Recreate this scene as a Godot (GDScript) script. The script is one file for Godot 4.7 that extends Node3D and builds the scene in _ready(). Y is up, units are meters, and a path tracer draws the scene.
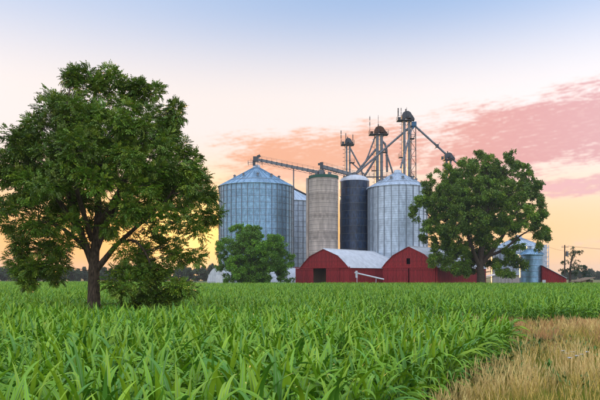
extends Node3D
# Positions: x right, y up, -z away from the camera. P(px, py, d) turns a photo pixel and a distance into a point.
const CAM_H := 2.8
const FPX := 600.0
const HORIZON := 276.0
const SUN_AZ := -0.19
const SUN_EL := 0.1

var rng := RandomNumberGenerator.new()
var used := {}
var M := {}

# ---------------------------------------------------------------- mesh collector
class MB:
	var v := PackedVector3Array()
	var n := PackedVector3Array()
	var c := PackedColorArray()
	var uv := PackedVector2Array()
	var col := Color(1, 1, 1)
	func tri(a: Vector3, b: Vector3, d: Vector3, na: Vector3, nb: Vector3, nd: Vector3):
		if (b - a).cross(d - a).dot(na + nb + nd) > 0.0:
			var t := b; b = d; d = t
			t = nb; nb = nd; nd = t
		v.append(a); v.append(b); v.append(d)
		n.append(na); n.append(nb); n.append(nd)
		c.append(col); c.append(col); c.append(col)
		uv.append(Vector2(a.x + a.z, a.y)); uv.append(Vector2(b.x + b.z, b.y)); uv.append(Vector2(d.x + d.z, d.y))
	func quad(a: Vector3, b: Vector3, d: Vector3, e: Vector3, na: Vector3, nb: Vector3, nd: Vector3, ne: Vector3):
		tri(a, b, d, na, nb, nd); tri(a, d, e, na, nd, ne)
	func flat(a: Vector3, b: Vector3, d: Vector3, e: Vector3, nn: Vector3):
		quad(a, b, d, e, nn, nn, nn, nn)
	func face(a: Vector3, b: Vector3, d: Vector3, nn: Vector3):
		tri(a, b, d, nn, nn, nn)
	func box(o: Vector3, s: Vector3, bs := Basis()):
		var x := bs.x.normalized() * s.x * 0.5
		var y := bs.y.normalized() * s.y * 0.5
		var z := bs.z.normalized() * s.z * 0.5
		for k in [1.0, -1.0]:
			flat(o + k * x - y - z, o + k * x + y - z, o + k * x + y + z, o + k * x - y + z, x.normalized() * k)
			flat(o + k * y - x - z, o + k * y + x - z, o + k * y + x + z, o + k * y - x + z, y.normalized() * k)
			flat(o + k * z - x - y, o + k * z + x - y, o + k * z + x + y, o + k * z - x + y, z.normalized() * k)
	func beam(a: Vector3, b: Vector3, w: float, h: float):
		var z := (b - a)
		var l := z.length()
		z /= l
		var up := Vector3.UP if absf(z.y) < 0.98 else Vector3.RIGHT
		var x := up.cross(z).normalized()
		box((a + b) * 0.5, Vector3(w, h, l), Basis(x, z.cross(x).normalized(), z))
	func tube(pts: Array, rad: Array, sides := 6, cap := true):
		var rings := []
		var nrm := []
		var px := Vector3.ZERO
		for i in pts.size():
			var t: Vector3 = (pts[mini(i + 1, pts.size() - 1)] - pts[maxi(i - 1, 0)]).normalized()
			if px == Vector3.ZERO:
				px = (Vector3.RIGHT if absf(t.x) < 0.8 else Vector3.FORWARD)
			px = (px - t * px.dot(t)).normalized()
			var py := t.cross(px)
			var ring := []
			var nr := []
			for k in sides:
				var a := TAU * k / sides
				var d := px * cos(a) + py * sin(a)
				ring.append(pts[i] + d * rad[i]); nr.append(d)
			rings.append(ring); nrm.append(nr)
		for i in pts.size() - 1:
			for k in sides:
				var j := (k + 1) % sides
				quad(rings[i][k], rings[i][j], rings[i + 1][j], rings[i + 1][k], nrm[i][k], nrm[i][j], nrm[i + 1][j], nrm[i + 1][k])
		if cap:
			for e in [0, pts.size() - 1]:
				var nn: Vector3 = (pts[e] - pts[1 if e == 0 else e - 1]).normalized()
				for k in sides:
					face(pts[e], rings[e][k], rings[e][(k + 1) % sides], nn)
	# surface of revolution about y: profile of Vector2(radius, height)
	func lathe(prof: Array, sides: int, o := Vector3.ZERO, smooth_profile := false):
		for i in prof.size() - 1:
			var p: Vector2 = prof[i]
			var q: Vector2 = prof[i + 1]
			var e := q - p
			var nn := Vector2(e.y, -e.x).normalized()
			for k in sides:
				var a := TAU * k / sides
				var b := TAU * (k + 1) / sides
				var da := Vector3(cos(a), 0, sin(a))
				var db := Vector3(cos(b), 0, sin(b))
				var na := da * nn.x + Vector3.UP * nn.y
				var nb := db * nn.x + Vector3.UP * nn.y
				var y0 := Vector3.UP * p.y + o
				var y1 := Vector3.UP * q.y + o
				quad(da * p.x + y0, db * p.x + y0, db * q.x + y1, da * q.x + y1, na, nb, nb, na)
	func mesh(mat: Material) -> ArrayMesh:
		var a := []
		a.resize(Mesh.ARRAY_MAX)
		a[Mesh.ARRAY_VERTEX] = v; a[Mesh.ARRAY_NORMAL] = n; a[Mesh.ARRAY_COLOR] = c; a[Mesh.ARRAY_TEX_UV] = uv
		var m := ArrayMesh.new()
		m.add_surface_from_arrays(Mesh.PRIMITIVE_TRIANGLES, a)
		m.surface_set_material(0, mat)
		return m

# ---------------------------------------------------------------- helpers
func P(px: float, py: float, d: float) -> Vector3:
	return Vector3((px - 300.0) / FPX * d, CAM_H + (HORIZON - py) / FPX * d, -d)
func X(px: float, d: float) -> float: return (px - 300.0) / FPX * d
func Y(py: float, d: float) -> float: return CAM_H + (HORIZON - py) / FPX * d
func numbered(called: String) -> String:
	used[called] = used.get(called, -1) + 1
	return called if used[called] == 0 else "%s_%03d" % [called, used[called]]
func thing(called: String, label: String, category: String, at := Vector3.ZERO, turn := 0.0, group := "") -> Node3D:
	var o := Node3D.new()
	o.name = numbered(called)
	add_child(o)
	o.position = at; o.rotation.y = turn
	tag(o, label, category, group)
	return o
func tag(o: Node, label: String, category: String, group := "", kind := ""):
	if label: o.set_meta("label", label)
	if category: o.set_meta("category", category)
	if group: o.set_meta("group", group)
	if kind: o.set_meta("kind", kind)
func part(called: String, mesh: Mesh, parent: Node3D, at := Vector3.ZERO, turn := 0.0) -> MeshInstance3D:
	var o := MeshInstance3D.new()
	o.mesh = mesh; o.name = called
	o.position = at; o.rotation.y = turn
	parent.add_child(o, true)
	return o
func structure(called: String, mesh: Mesh) -> MeshInstance3D:
	var o := part(numbered(called), mesh, self)
	o.set_meta("kind", "structure")
	return o
func many(called: String, mesh: Mesh, tf: Array, cols: Array, parent: Node3D) -> MultiMeshInstance3D:
	var mm := MultiMesh.new()
	mm.transform_format = MultiMesh.TRANSFORM_3D
	mm.use_colors = true
	mm.mesh = mesh
	mm.instance_count = tf.size()
	for i in tf.size():
		mm.set_instance_transform(i, tf[i]); mm.set_instance_color(i, cols[i])
	var o := MultiMeshInstance3D.new()
	o.multimesh = mm; o.name = called
	o.set_meta("kind", "stuff")
	parent.add_child(o, true)
	return o
func rr(a: float, b: float) -> float: return rng.randf_range(a, b)
func rdir() -> Vector3:
	var z := rr(-1, 1)
	var a := rr(0, TAU)
	var r := sqrt(1 - z * z)
	return Vector3(r * cos(a), z, r * sin(a))

# ---------------------------------------------------------------- materials
func noise_tex(freq: float, lo: Color, hi: Color, seed_: int, size := 512, oct := 5) -> NoiseTexture2D:
	var f := FastNoiseLite.new()
	f.noise_type = FastNoiseLite.TYPE_SIMPLEX_SMOOTH
	f.frequency = freq; f.seed = seed_; f.fractal_octaves = oct
	var g := Gradient.new()
	g.set_color(0, lo); g.set_color(1, hi)
	g.set_offset(0, 0.2); g.set_offset(1, 0.8)
	var t := NoiseTexture2D.new()
	t.width = size; t.height = size; t.seamless = true
	t.noise = f; t.color_ramp = g
	return t
func mat(lin: Color, rough := 0.8, metal := 0.0, vc := true) -> StandardMaterial3D:
	var m := StandardMaterial3D.new()
	m.albedo_color = lin.linear_to_srgb()
	m.roughness = rough; m.metallic = metal
	m.vertex_color_use_as_albedo = vc
	m.cull_mode = BaseMaterial3D.CULL_DISABLED
	return m
func noisy(m: StandardMaterial3D, freq: float, contrast: float, seed_: int, scale: Vector3) -> StandardMaterial3D:
	var lo := 1.0 - contrast
	m.albedo_texture = noise_tex(freq, Color(lo, lo, lo), Color(1, 1, 1), seed_)
	m.uv1_triplanar = true; m.uv1_world_triplanar = true
	m.uv1_scale = scale
	return m
func make_materials():
	M.leaf_corn = mat(Color(1, 1, 1), 0.6)
	M.leaf_corn.backlight = Color(0.38, 0.44, 0.16)
	M.leaf_corn.metallic_specular = 0.5
	M.stalk = mat(Color(1, 1, 1), 0.5)
	M.leaf_tree = mat(Color(1, 1, 1), 0.5)
	M.leaf_tree.backlight = Color(0.75, 0.75, 0.2)
	M.grass = mat(Color(1, 1, 1), 0.7)
	M.grass.backlight = Color(0.6, 0.55, 0.3)
	M.bark = noisy(mat(Color(0.17, 0.115, 0.075), 0.95), 0.02, 0.5, 3, Vector3(1.2, 0.25, 1.2))
	M.galv = noisy(mat(Color(0.42, 0.65, 0.82), 0.36, 0.75), 0.02, 0.22, 5, Vector3(0.12, 0.05, 0.12))
	M.galv_dull = noisy(mat(Color(0.68, 0.78, 0.87), 0.45, 0.55), 0.02, 0.18, 6, Vector3(0.1, 0.04, 0.1))
	M.galv_dark = mat(Color(0.23, 0.25, 0.27), 0.5, 0.6)
	M.steel = noisy(mat(Color(0.30, 0.31, 0.32), 0.55, 0.5), 0.03, 0.35, 7, Vector3(0.5, 0.5, 0.5))
	M.steel_dark = mat(Color(0.09, 0.095, 0.10), 0.6, 0.3)
	M.rust = noisy(mat(Color(0.22, 0.10, 0.05), 0.85), 0.03, 0.5, 8, Vector3(0.6, 0.6, 0.6))
	M.blue_paint = mat(Color(0.03, 0.13, 0.24), 0.5)
	M.concrete = noisy(mat(Color(0.74, 0.60, 0.49), 0.9), 0.008, 0.2, 9, Vector3(0.21, 0.031, 0.21))
	M.concrete2 = noisy(mat(Color(0.69, 0.555, 0.45), 0.9), 0.009, 0.22, 19, Vector3(0.17, 0.041, 0.17))
	M.hoop = mat(Color(0.22, 0.2, 0.19), 0.7, 0.4)
	M.green_rim = mat(Color(0.02, 0.10, 0.06), 0.6)
	M.navy = noisy(mat(Color(0.045, 0.085, 0.16), 0.3), 0.02, 0.45, 10, Vector3(0.15, 0.06, 0.15))
	M.white_metal = noisy(mat(Color(0.88, 0.89, 0.90), 0.5, 0.0), 0.012, 0.12, 11, Vector3(0.12, 0.12, 0.12))
	M.white_dome = noisy(mat(Color(0.78, 0.80, 0.83), 0.55), 0.015, 0.12, 12, Vector3(0.1, 0.1, 0.1))
	M.red = noisy(mat(Color(0.66, 0.042, 0.042), 0.8), 0.02, 0.42, 13, Vector3(1.1, 0.09, 1.1))
	M.wood = noisy(mat(Color(0.44, 0.29, 0.16), 0.85), 0.02, 0.4, 15, Vector3(0.6, 0.6, 0.6))
	M.pole = noisy(mat(Color(0.12, 0.085, 0.06), 0.95), 0.02, 0.4, 16, Vector3(0.6, 0.1, 0.6))
	M.white = mat(Color(0.75, 0.75, 0.75), 0.6)
	M.soil = noisy(mat(Color(0.085, 0.062, 0.04), 1.0), 0.02, 0.5, 17, Vector3(0.3, 0.3, 0.3))
	M.lawn = noisy(mat(Color(0.11, 0.2, 0.04), 1.0), 0.03, 0.5, 18, Vector3(0.06, 0.06, 0.06))

# ---------------------------------------------------------------- sky
func make_sky() -> Sky:
	var W := 4096
	var H := 2048
	var base := FastNoiseLite.new()
	base.noise_type = FastNoiseLite.TYPE_SIMPLEX_SMOOTH; base.seed = 11
	base.frequency = 1.0; base.fractal_octaves = 6; base.fractal_gain = 0.55
	var big := FastNoiseLite.new()
	big.noise_type = FastNoiseLite.TYPE_SIMPLEX_SMOOTH; big.seed = 4
	big.frequency = 1.0; big.fractal_octaves = 3
	# cloud banks: azimuth, elevation, half width, half height (degrees), tilt, strength
	var banks := [[27.0, 12.9, 18.0, 3.5, 0.09, 1.0], [3.0, 11.4, 11.5, 2.8, 0.07, 0.85], [27.0, 7.9, 8.5, 1.0, 0.03, 0.9], [-27.0, 9.0, 9.0, 2.2, 0.05, 0.5], [14.0, 9.5, 12.0, 2.0, 0.05, 0.6], [31.0, 2.6, 7.0, 0.9, 0.0, 0.4]]
	var r2 := RandomNumberGenerator.new()
	r2.seed = 5
	for k in 16:
		banks.append([48.0 + k * 17.0 + r2.randf_range(-6, 6), r2.randf_range(5, 16), r2.randf_range(9, 18), r2.randf_range(1.2, 3.8), r2.randf_range(-0.1, 0.15), r2.randf_range(0.5, 1.0)])
	var data := PackedFloat32Array()
	data.resize(W * H * 3)
	var sun_az := rad_to_deg(SUN_AZ)
	for j in H:
		var el := 90.0 - (j + 0.5) / H * 180.0
		var step := 1 if el > 0.0 and el < 22.0 else (4 if el > -2.0 and el < 40.0 else 16)
		var near_banks := []
		for b in banks:
			if absf(el - b[1]) < b[3] * 2.6 + absf(b[4]) * 24.0: near_banks.append(b)
		var e := clampf(el, 0.0, 90.0)
		# clear air, away from the sun and towards it
		var zen := Color(0.52, 0.60, 0.78)
		var hi := Color(0.14, 0.24, 0.41)
		var mid := Color(0.57, 0.51, 0.485)
		var low := Color(0.62, 0.43, 0.22)
		var far_low := Color(0.72, 0.74, 0.80)
		var glow := Color(0.72, 0.36, 0.11)
		var t_hi := smoothstep(15.5, 25.5, e)
		var t_mid := smoothstep(4.0, 14.0, e)
		var t_zen := smoothstep(25.0, 70.0, e)
		for i in range(0, W, step):
			var az := (i + 0.5) / W * 360.0
			if az > 180.0: az -= 360.0
			var da := absf(wrapf(az - sun_az, -180.0, 180.0))
			var towards := exp(-da * da / (75.0 * 75.0))
			var lowc := far_low.lerp(low, towards)
			var near := exp(-da * da / (46.0 * 46.0)) * exp(-e * e / 110.0)
			lowc = lowc.lerp(glow, clampf(near * 1.0, 0, 1))
			var sa := (da * da + (el - 5.0) * (el - 5.0)) / (2.0 * 8.0 * 8.0)
			lowc = lowc.lerp(Color(0.86, 0.36, 0.06), 0.9 * exp(-sa))
			lowc = lowc.lerp(Color(1.25, 0.72, 0.2), 0.9 * exp(-sa * 5.0))
			var tint := smoothstep(-30.0, 30.0, az) * towards
			var c := lowc.lerp(mid.lerp(Color(0.70, 0.76, 0.88), 1.0 - towards), t_mid)
			c = c.lerp(hi.lerp(Color(0.56, 0.66, 0.86), 1.0 - towards).lerp(Color(0.42, 0.46, 0.56), (1.0 - tint) * 0.6 * towards), t_hi)
			c = c.lerp(zen, t_zen)
			if el > 0.0 and el < 40.0 and near_banks.size() > 0:
				var m := 0.0
				for b in near_banks:
					var dx: float = wrapf(az - b[0], -180.0, 180.0)
					if absf(dx) > b[2] * 2.2: continue
					var dy: float = el - b[1] - dx * b[4]
					m = maxf(m, b[5] * exp(-pow(absf(dx) / b[2], 4.0)) * exp(-pow(absf(dy) / b[3], 3.0)))
				if m > 0.03:
					var x := az * 0.16
					var y := el * 0.62 - az * 0.05
					var nb := big.get_noise_2d(x * 0.9, y * 0.7) * 0.5 + 0.5
					var nf := base.get_noise_2d(x * 0.8 + nb * 0.6, y * 1.7) * 0.5 + 0.5
					var fine := base.get_noise_2d(x * 3.6 + 50.0, y * 7.5 + nb * 2.0) * 0.5 + 0.5
					var dens := smoothstep(0.2, 0.8, m * 0.95 + (nf - 0.5) * 0.7 + (nb - 0.5) * 0.25 + (fine - 0.5) * 0.62)
					dens *= smoothstep(0.03, 0.25, m)
					var warm := exp(-da * da / (60.0 * 60.0))
					var edge := Color(0.60, 0.35, 0.24)
					var core := Color(0.55, 0.26, 0.15).lerp(Color(0.47, 0.155, 0.11), smoothstep(2.0, 22.0, az))
					core = core.lerp(Color(0.48, 0.46, 0.58), 1.0 - warm)
					edge = edge.lerp(Color(0.70, 0.70, 0.78), 1.0 - warm)
					var cc := edge.lerp(core, clampf(dens * 1.25 - 0.2 + (fine - 0.5) * 1.1, 0, 1))
					c = c.lerp(cc, dens * 0.92)
			if el < 0.0:
				c = c.lerp(Color(0.16, 0.17, 0.10), smoothstep(0.0, -3.0, el))
			for s in step:
				var q := (j * W + i + s) * 3
				data[q] = c.r; data[q + 1] = c.g; data[q + 2] = c.b
	var im := Image.create_from_data(W, H, false, Image.FORMAT_RGBF, data.to_byte_array())
	var pm := PanoramaSkyMaterial.new()
	pm.panorama = ImageTexture.create_from_image(im)
	var s := Sky.new()
	s.sky_material = pm
	return s

# ---------------------------------------------------------------- corn
func corn_leaf(mb: MB, base: Vector3, d: Vector3, l: float, w: float, a0: float, a1: float, bend: float, twist: float, segs: int, col: Color, rib: Color):
	var pts := []
	var tg := []
	var p := base
	for i in segs + 1:
		var t := float(i) / segs
		var a := lerpf(a0, a1, pow(t, bend))
		var tv := d * cos(a) + Vector3.UP * sin(a)
		pts.append(p); tg.append(tv)
		p += tv * l / segs
	var side := d.cross(Vector3.UP).normalized()
	var L := []
	var C := []
	var R := []
	var NL := []
	var NR := []
	var ph := rr(0, TAU)
	for i in segs + 1:
		var t := float(i) / segs
		var tv: Vector3 = tg[i]
		var s := side.rotated(tv, twist * t)
		var up := s.cross(tv).normalized()
		var ww := w * 0.5 * minf(1.0, 0.45 + 2.2 * t) * (1.0 - pow(t, 2.6)) + 0.001
		var wave := sin(t * 15.0 + ph) * 0.15 * w * (1.0 - t)
		var fold := 0.42 * (1.0 - 0.6 * t)
		C.append(pts[i])
		L.append(pts[i] - s * ww + up * (ww * fold + wave))
		R.append(pts[i] + s * ww + up * (ww * fold - wave))
		NL.append((up + s * fold * 0.8).normalized()); NR.append((up - s * fold * 0.8).normalized())
	for i in segs:
		mb.col = col
		mb.quad(L[i], C[i], C[i + 1], L[i + 1], NL[i], NL[i], NL[i + 1], NL[i + 1])
		mb.quad(C[i], R[i], R[i + 1], C[i + 1], NR[i], NR[i], NR[i + 1], NR[i + 1])
	# pale midrib, a thin raised strip
	mb.col = rib
	for i in segs - 1:
		var k := 0.0045 * (1.0 - float(i) / segs)
		var lift: Vector3 = (NL[i] + NR[i]).normalized() * 0.003
		mb.quad(C[i] - side * k + lift, C[i] + side * k + lift, C[i + 1] + side * k * 0.8 + lift, C[i + 1] - side * k * 0.8 + lift, NL[i], NR[i], NR[i + 1], NL[i + 1])

# a corn plant as [stalk MB, array of leaf MBs]
func corn_parts(segs: int, hgt: float) -> Array:
	var st := MB.new()
	st.col = Color(0.13, 0.24, 0.05)
	var lean := Vector3(rr(-0.05, 0.05), 0, rr(-0.05, 0.05))
	var sh := hgt * 0.76
	st.tube([Vector3.ZERO, Vector3(0, sh * 0.5, 0) + lean * 0.5, Vector3(0, sh, 0) + lean], [0.016, 0.013, 0.006], 5, false)
	var leaves := []
	var nleaf := 12
	var plane := rr(0, TAU)
	for k in nleaf:
		var f := float(k) / (nleaf - 1)
		var mb := MB.new()
		var az := plane + PI * k + rr(-0.45, 0.45)
		var d := Vector3(cos(az), 0, sin(az))
		var y := hgt * lerpf(0.14, 0.74, f)
		var l := hgt * lerpf(0.38, 0.6, sin(f * PI * 0.8)) * rr(0.75, 1.2)
		var a0 := lerpf(0.9, 1.42, f) + rr(-0.12, 0.08)
		var a1 := lerpf(-1.5, -1.4, f) + rr(-0.2, 0.6)
		if k == nleaf - 1: a1 = rr(0.3, 1.2); l *= 0.85
		elif k == nleaf - 2: a1 = rr(-1.3, 0.3)
		var g := rr(0.85, 1.15)
		var col := Color(0.215 * g, 0.42 * g, 0.011 * g)
		var q := rr(0, 1)
		if q < 0.25: col = Color(0.11 * g, 0.30 * g, 0.02 * g)
		elif q > 0.8: col = Color(0.32 * g, 0.50 * g, 0.016 * g)
		if k < 3 and rr(0, 1) < 0.12: col = Color(0.5, 0.4, 0.09)
		corn_leaf(mb, Vector3(0, y, 0) + lean * f, d, l, rr(0.04, 0.053), a0, a1, rr(0.9, 1.6), rr(-1.3, 1.3), segs, col, Color(0.26, 0.40, 0.14))
		leaves.append(mb)
	return [st, leaves]

func inside(poly: PackedVector2Array, x: float, d: float) -> bool:
	return Geometry2D.is_point_in_polygon(Vector2(x, d), poly)

func build_corn():
	rng.seed = 21
	var variants := []
	var protos := []
	for k in 12:
		var pr := corn_parts(9, 1.0)
		var all := MB.new()
		for mb in [pr[0]] + pr[1]:
			all.v.append_array(mb.v); all.n.append_array(mb.n); all.c.append_array(mb.c); all.uv.append_array(mb.uv)
		variants.append(all.mesh(M.leaf_corn))
		protos.append([pr[0].mesh(M.stalk), pr[1].map(func(m): return m.mesh(M.leaf_corn))])
	# near block, its right-hand edge running away from the road
	var A := Vector2(7.3, 20.5)
	var u := Vector2(4.3, 8.0).normalized()
	var nrm := Vector2(-u.y, u.x)
	var poly := PackedVector2Array([A, A - u * 20.0, Vector2(-30, 0), Vector2(-34, 30.5), Vector2(-13, 26.6)])
	var spots := []
	var wob := FastNoiseLite.new()
	wob.seed = 3; wob.frequency = 0.12
	for row in 76:
		var s := -30.0
		while s < 32.0:
			s += 0.13 * rr(0.8, 1.25)
			var q := A + nrm * (0.1 + row * 0.6) + u * s + nrm * rr(-0.04, 0.04)
			if q.y < 3.6 or q.x < -0.5 * q.y - 5.0: continue
			if not inside(poly, q.x, q.y): continue
			var h := (1.42 + wob.get_noise_2d(q.x * 2.0, q.y * 2.0) * 0.16) * rr(0.9, 1.08)
			if row == 0: h *= 0.96
			spots.append([q, h, rr(0, TAU), rng.randi() % 12, rr(0.85, 1.15), rr(-0.12, 0.12)])
	# the plants that show largest become things of their own
	var order := spots.duplicate()
	var in_view := func(s): return absf(s[0].x) < 0.5 * s[0].y + 0.3 and s[0].y > 6.6
	var score := func(s): return s[0].y + (0.0 if in_view.call(s) else 100.0)
	order.sort_custom(func(a, b): return score.call(a) < score.call(b))
	var single := {}
	for k in 270: single[order[k]] = true
	var rest := thing("corn_crop", "dense waist-high green corn rows filling the nearer field", "corn")
	rest.set_meta("kind", "stuff")
	var tf := []
	var cl := []
	for k in 12: tf.append([]); cl.append([])
	for s in spots:
		var q: Vector2 = s[0]
		var b := Basis(Vector3(1, 0, 0), s[5]) * Basis(Vector3.UP, s[2])
		var t := Transform3D(b.scaled(Vector3.ONE * s[1]), Vector3(q.x, 0.0, -q.y))
		if single.has(s):
			var o := thing("corn_plant", "young green corn plant with long arching leaves at the near field edge", "corn plant", Vector3.ZERO, 0, "corn plants in front of the near field")
			o.transform = t
			var pr = protos[s[3]]
			part("stalk", pr[0], o)
			for lm in pr[1]: part("leaf", lm, o)
		else:
			tf[s[3]].append(t)
			var g: float = s[4]
			cl[s[3]].append(Color(g, g, g))
	for k in 12:
		if tf[k].size(): many("corn_row", variants[k], tf[k], cl[k], rest)
	# far field, from behind the lone tree back to the farmyard
	var far := thing("far_corn_field", "broad flat green cornfield stretching back to the red barns", "cornfield")
	far.set_meta("kind", "stuff")
	tf = []; cl = []
	for k in 12: tf.append([]); cl.append([])
	var d := 22.0
	while d < 152.0:
		var x := -0.52 * d - 7.0
		var x1 := 0.52 * d + 7.0
		var sp := 0.19 if d < 70.0 else 0.24
		while x < x1:
			x += sp * rr(0.75, 1.25)
			if d > 126.0 and x > -28.0: break
			if d < 31.5 and (x > 5.5 - (31.5 - d) * 0.9 or inside(poly, x, d - 0.35)): continue
			if Vector2(x + 10.1, d - 29.4).length() < 0.7: continue
			var h := (1.28 + wob.get_noise_2d(x, d) * 0.2) * rr(0.88, 1.1)
			var k := rng.randi() % 12
			tf[k].append(Transform3D(Basis(Vector3.UP, rr(0, TAU)).scaled(Vector3.ONE * h), Vector3(x, 0, -d + rr(-0.06, 0.06))))
			var g := rr(0.8, 1.15)
			cl[k].append(Color(g * rr(0.92, 1.1), g, g))
		d += 0.76
	for k in 12: many("corn_row", variants[k], tf[k], cl[k], far)

# ---------------------------------------------------------------- trees
func compound_leaf(l: float, pairs: int, lw: float, ll: float) -> ArrayMesh:
	var mb := MB.new()
	mb.col = Color(0.5, 0.5, 0.3)
	for k in pairs * 2 + 1:
		var f := 0.2 + 0.8 * float(k / 2) / pairs
		var sgn := 1.0 if k % 2 == 0 else -1.0
		var base := Vector3(0, -0.2 * l * f * f, l * f)
		var d := Vector3(sgn, rr(-0.3, 0.05), 0.55).normalized()
		if k == pairs * 2: d = Vector3(0, -0.5, 1).normalized()
		leaflet(mb, base, d, ll * rr(0.8, 1.15), lw)
	return mb.mesh(M.leaf_tree)
func leaflet(mb: MB, base: Vector3, d: Vector3, l: float, w: float):
	var g := rr(0.8, 1.2)
	mb.col = Color(g, g, g)
	var s := d.cross(Vector3(rr(-0.5, 0.5), 1, rr(-0.5, 0.5))).normalized()
	var nn := s.cross(d).normalized()
	if nn.y < 0: nn = -nn
	var m := base + d * l * 0.45
	var tip := base + d * l - nn * l * 0.15
	var a := m - s * w + nn * w * 0.3
	var b := m + s * w + nn * w * 0.3
	mb.face(base, a, tip, (nn + s * 0.3).normalized())
	mb.face(base, tip, b, (nn - s * 0.3).normalized())
# twig with broad leaves, for trees farther off
func leaf_spray(r: float, n: int, ls: float) -> ArrayMesh:
	var mb := MB.new()
	for k in n:
		var d := (rdir() + Vector3(0, -0.1, 0)).normalized()
		var base := rdir() * r * pow(rr(0, 1), 0.5)
		var l := ls * rr(0.7, 1.25)
		leaflet(mb, base, d, l, l * 0.38)
	return mb.mesh(M.leaf_tree)

# clumps: [px, py, r px]; limbs: lists of [px, py, dz] with a radius; returns the tree
func make_tree(called: String, label: String, category: String, d: float, foot_px: float, clumps: Array, limbs: Array, sprays: Array, per_m2: float, cols: Array, twig: float, sub_r: float, depth_r: float, back_until: float, squash := 1.0, group := "") -> Node3D:
	var s := d / FPX
	var root := thing(called, label, category, Vector3(X(foot_px, d), 0, -d), 0, group)
	var O := root.position
	var skel := []
	var first := true
	for lm in limbs:
		var pts := []
		var rad := []
		for k in lm.p.size():
			var q = lm.p[k]
			var w := P(q[0], q[1], d) - O
			w.z = q[2]
			if w.y < 0.3: w.y = -0.1
			pts.append(w)
			var f: float = float(k) / (lm.p.size() - 1)
			rad.append(lerpf(lm.r[0], lm.r[1], f))
		var sm := smooth_path(pts, rad, 4)
		var mb := MB.new()
		mb.tube(sm[0], sm[1], 10 if first else 7)
		part("trunk" if first else "limb", mb.mesh(M.bark), root)
		first = false
		for k in sm[0].size(): skel.append([sm[0][k], sm[1][k]])
	var cx := 0.0
	var cy := 0.0
	for c in clumps: cx += c[0]; cy += c[1]
	cx /= clumps.size(); cy /= clumps.size()
	var tw := MB.new()
	var tfs := []
	var cls := []
	for k in sprays.size(): tfs.append([]); cls.append([])
	var mid := P(cx, cy, d) - O
	for c in clumps:
		var cp := P(c[0], c[1], d) - O
		var r: float = c[2] * s
		var e := Vector2((cp.x - mid.x), (cp.y - mid.y) * 1.0).length() / depth_r
		var dz := sqrt(maxf(0.02, 1.0 - e * e)) * depth_r
		var zs := [rr(-0.3, 0.3) * dz]
		if c.size() > 3: zs = [c[3]]
		elif c[1] < back_until and e < 0.8: zs = [rr(0.45, 0.85) * dz, -rr(0.3, 0.85) * dz, rr(-0.2, 0.2) * dz]
		elif e < 0.8 and c[1] < 240.0: zs = [rr(0.25, 0.7) * dz, -rr(0.2, 0.7) * dz]
		for z in zs:
			var ctr := Vector3(cp.x, cp.y, z)
			# branch from the nearest limb below
			var best = skel[0]
			var bd := 1e9
			for q in skel:
				var dd: float = q[0].distance_to(ctr) + maxf(0.0, q[0].y - ctr.y + r * 0.3) * 1.5
				if dd < bd: bd = dd; best = q
			var br := minf(best[1] * 0.5, twig * (0.6 + r))
			var m1: Vector3 = best[0].lerp(ctr, 0.5) + Vector3(rr(-1, 1), rr(-0.2, 1), rr(-1, 1)) * r * 0.25
			tw.tube([best[0], m1, ctr], [br, br * 0.7, br * 0.35], 5, false)
			var clump_tone := rr(0.75, 1.25)
			var nsub := maxi(3, int(6.0 * pow(r / sub_r, 2.0) * 0.31))
			for k in nsub:
				var dir := rdir()
				dir.y *= squash
				var sc := ctr + dir * r * pow(rr(0.12, 1.0), 0.45)
				tw.tube([ctr.lerp(m1, 0.2), ctr.lerp(sc, 0.55) + rdir() * r * 0.1, sc], [br * 0.3, br * 0.2, br * 0.08], 3, false)
				var nl := maxi(4, int(per_m2 * sub_r * sub_r * rr(0.6, 1.4)))
				var tone := clump_tone * rr(0.85, 1.15)
				for i in nl:
					var off := rdir() * sub_r * pow(rr(0, 1), 0.45)
					off.y *= 0.75
					var p := sc + off
					var out := (off.normalized() * 0.8 + dir * 0.5 + rdir() * 0.6).normalized()
					var up := (Vector3.UP + rdir() * 0.5).normalized()
					var xx := up.cross(out).normalized()
					var v := rng.randi() % sprays.size()
					var bs := Basis(xx, out.cross(xx).normalized(), out).scaled(Vector3.ONE * rr(0.75, 1.2))
					tfs[v].append(Transform3D(bs, p))
					var co: Color = cols[rng.randi() % cols.size()]
					var g := rr(0.85, 1.15) * tone
					cls[v].append(Color(co.r * g, co.g * g, co.b * g))
	var tb := part("branches", tw.mesh(M.bark), root)
	tb.set_meta("kind", "stuff")
	for k in sprays.size(): many("crown", sprays[k], tfs[k], cls[k], root)
	return root

func smooth_path(pts: Array, rad: Array, sub: int) -> Array:
	var o := []
	var r := []
	for i in pts.size() - 1:
		var p0: Vector3 = pts[maxi(i - 1, 0)]
		var p3: Vector3 = pts[mini(i + 2, pts.size() - 1)]
		for k in sub:
			var t := float(k) / sub
			o.append(pts[i].cubic_interpolate(pts[i + 1], p0, p3, t)); r.append(lerpf(rad[i], rad[i + 1], t))
	o.append(pts[-1]); r.append(rad[-1])
	return [o, r]

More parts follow.
